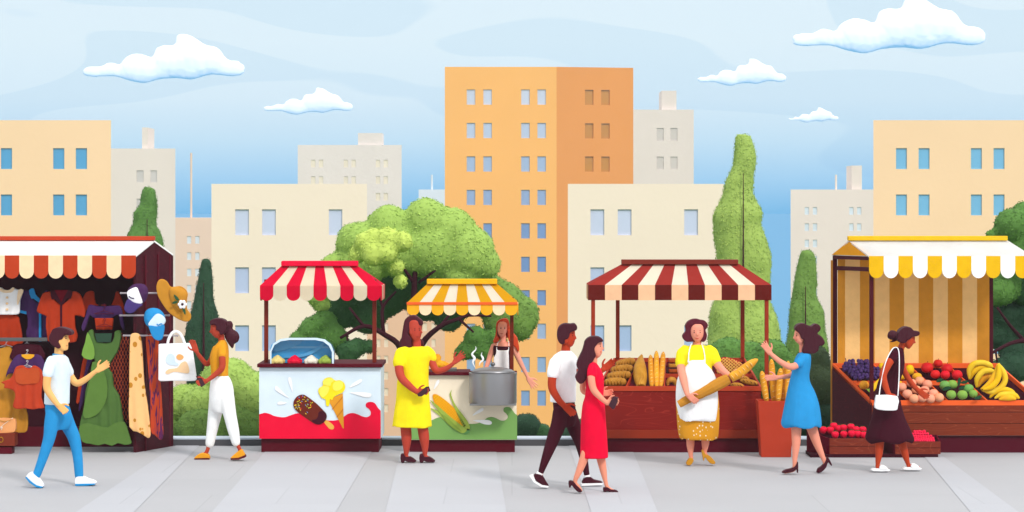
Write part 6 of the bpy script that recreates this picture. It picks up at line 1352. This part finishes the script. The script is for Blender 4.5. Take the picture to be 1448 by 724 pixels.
for u in np.linspace(0,1,6):
    x,y=310+u*85,300-u*60; h.tube([(*g.f(x-9,y-9,-.318),.002),(*g.f(x,y+1,-.333),.006),(*g.f(x+6,y+10,-.318),.002)],M('#fbd07c','food',.5,'#f3c065',1),seg=6)
h.build('slash',t_,smooth=True)
m=MB(); PA=M('#c9892c','plain',.8); m.tube([(*g.f(64,424,-.25),.044),(*g.f(100,404,-.255),.046),(*g.f(160,378,-.265),.054),(*g.f(220,345,-.275),.066),(*g.f(270,318,-.275),.066),(*g.f(292,307,-.275),.058)],PA,seg=10,res=3,flat=.8)
for v in m.v: v+=Vector((mnoise.noise(v*11),mnoise.noise(v*11+Vector((5,0,0))),mnoise.noise(v*11+Vector((0,9,0)))))*.006
m.build('paper_wrap',t_)
# ---------------- H: woman in blue dress
g=Fig(1060,450,3.149,27.55,'woman in a bright blue dress with dark curly hair reaching for the bread stall',230,'#f19a80')
g.head([(46,210,246),(56,202,250),(68,199,252),(80,198,252),(92,200,250),(102,204,244),(110,212,238),(116,220,232)],hd=.074,nose=[((199,76,0),(197,88,0))])
g.face([(209,78,-1),(209,78,1)],[(210,98,-1,.002),(205,97,-1,.0045),(205,97,1,.004)],lip='#cc4a3c')
g.limb((234,100,14,0),(236,152,15,0))
g.loft(g.b,[(165,212,264,.10),(220,195,262,.11),(300,182,270,.1),(400,175,285,.13),(460,175,290,.12)],g.skin)
HN=[(236,178,15,-.10),(216,204,15.5,-.15)]; g.limb((236,178,15,-.10),(216,204,15.5,-.15),(182,216,15,-.18),(140,196,12.5,-.2),(105,168,10,-.2),(90,154,8.5,-.2)); g.hand(92,156,-.2,125,.95,thumb=-1,curl=.15,spread=.2)
g.limb((215,200,13,.13),(190,250,12,.14),(150,261,10,.12),(120,264,8,.1)); g.hand(122,264,.1,182,.9,thumb=-1,curl=.25)
g.limb((208,460,25,-.05),(207,560,19,-.05),(202,620,12,-.05),(200,660,9.5,-.05),(195,675,9,-.05),(158,687,6,-.05)); g.limb((268,460,27,.07),(296,545,20,.07),(322,610,12.5,.07),(336,645,9.5,.07),(328,668,8,.07),(308,684,6,.07))
g.body()
def f_(m,mt):
    g.loft(m,[(150,228,262,.06),(160,214,271,.12),(180,203,273,.145),(215,192,271,.14),(250,186,266,.125),(285,176,270,.125),(330,166,292,.15),(380,156,308,.18),(430,146,316,.2),(470,139,320,.205),(484,150,314,.2)],mt,folds=.04,fk=7,hem=.015)
    g.tube(m,[(240,168,15,-.06),(236,178,19,-.09)],mt); g.sleeve(m,mt,HN,1,5); g.tube(m,[(225,180,16,.08),(215,200,17,.12)],mt)
g.cloth('dress',f_,M('#2b93d1','cloth'))
g.shoe([(146,685),(165,674),(186,670),(204,658),(213,642),(217,645),(217,688),(212,688),(210,670),(194,684),(150,690)],HB,-.09,-.01); g.shoe([(300,688),(306,670),(318,662),(334,646),(346,622),(352,622),(368,653),(363,657),(350,640),(342,664),(320,686)],HB,.03,.11)
g.hair([([(205,42),(214,30),(228,24),(245,24),(262,32),(278,36),(288,28),(304,26),(318,40),(314,56),(302,68),(322,82),(336,106),(328,122),(310,124),(307,144),(288,158),(264,158),(246,160),(234,146),(240,125),(244,100),(230,90),(226,76),(216,62),(205,54)],dict(dy=.0,maxr=.10,n=230))],'#43101f')
# ---------------- I: woman in dark dress
g=Fig(1210,450,3.149,27.8,'woman in a dark maroon dress with hair bun bending to pick peaches',150,'#bd4220')
g.head([(58,202,250),(70,197,258),(82,197,264),(94,200,264),(106,206,261),(118,214,254),(128,222,246),(136,230,240)],hd=.075,ear=[((214,108),-.072)],nose=[((262,96,0),(263,108,0))])
g.face([(252,96,-1),(252,96,1)],[(244,120,-1,.002),(249,119,-1,.0045),(249,119,1,.004)],lip='#8a2a18')
g.limb((214,108,16,0),(204,126,15,0),(196,146,17,0))
g.loft(g.b,[(150,168,206,.10),(210,148,206,.11),(280,118,185,.11),(400,95,190,.13),(530,85,215,.1)],g.skin)
IN=[(172,168,17,-.12),(154,190,18,-.16)]; g.limb((172,168,17,-.12),(154,190,18,-.16),(138,215,18.5,-.18),(122,255,17,-.2),(134,305,14,-.22),(148,340,10.5,-.23)); g.hand(146,335,-.23,-65,.95,thumb=1,curl=.5)
g.limb((202,200,14,.13),(222,248,14,.15),(250,292,12.5,.15),(278,322,10,.15)); g.hand(276,320,.15,-38,.95,thumb=1,curl=.35)
g.limb((108,530,22,-.06),(104,600,17,-.06),(98,650,10,-.06),(100,664,9,-.06),(138,670,7,-.06)); g.limb((198,530,22,.06),(218,600,17,.06),(232,645,10,.06),(240,660,9,.06),(280,664,7,.06))
g.body()
def f_(m,mt):
    g.loft(m,[(130,178,208,.07),(146,160,213,.12),(175,148,216,.14),(205,140,216,.14),(235,130,212,.13),(265,108,202,.12),(295,96,193,.13),(345,86,196,.145),(400,78,206,.16),(450,68,222,.17),(500,50,246,.19),(535,42,260,.2),(552,60,248,.19)],mt,folds=.04,fk=7,hem=.02)
    g.tube(m,[(178,155,15,-.07),(172,168,19,-.11)],mt); g.sleeve(m,mt,IN,.85,5); g.tube(m,[(198,175,16,.06),(203,200,17,.12)],mt)
g.cloth('dress',f_,M('#3f0d1d','cloth'))
WP=M('#fdfdfd','plain',.6)
for (a,b,d0,ty) in ((78,148,-.11,670),(218,288,.01,664)):
    g.shoe([(a,ty),(a+70,ty+2),(a+70,ty+12),(a,ty+12)],WP,d0,d0+.1,name='sandal'); g.shoe([(a+32,ty-14),(a+50,ty-14),(a+66,ty-2),(a+62,ty+4),(a+30,ty+4)],WP,d0-.004,d0+.104,name='sandal_strap')
g.hair([([(188,78),(194,60),(208,45),(226,38),(246,41),(262,56),(284,59),(286,72),(276,80),(262,82),(252,84),(244,94),(232,98),(226,108),(208,112),(192,102),(184,92)],dict(maxr=.09)),([(140,78),(146,60),(160,52),(178,56),(188,68),(186,88),(172,96),(155,96),(144,90)],dict(maxr=.07,n=60)),([(142,104),(160,100),(182,90),(186,98),(172,106),(156,108)],dict(maxr=.03,n=30))],'#43101f')
t_=thing('shoulder_bag',g.f(137,410,-.3),'small white shoulder bag with a long thin strap on the woman in maroon','handbag')
m=MB(); m.prism([(92,347),(102,343),(188,348),(188,395),(182,410),(150,412),(110,409),(86,400),(87,372)],0,.07,WP,frame=lambda x,y,dd:g.f(x,y,-.31),smooth=2); m.sculpt('bag_body',t_,voxel=.007,smooth=4)
m=MB(); m.tube([(*g.f(104,345,-.28),.006),(*g.f(112,290,-.24),.006),(*g.f(132,200,-.22),.006),(*g.f(160,142,-.15),.006),(*g.f(178,130,-.06),.006),(*g.f(190,140,-.10),.006),(*g.f(194,180,-.165),.006),(*g.f(193,260,-.20),.006),(*g.f(188,346,-.27),.006)],WP,seg=8); m.build('strap',t_,smooth=True)
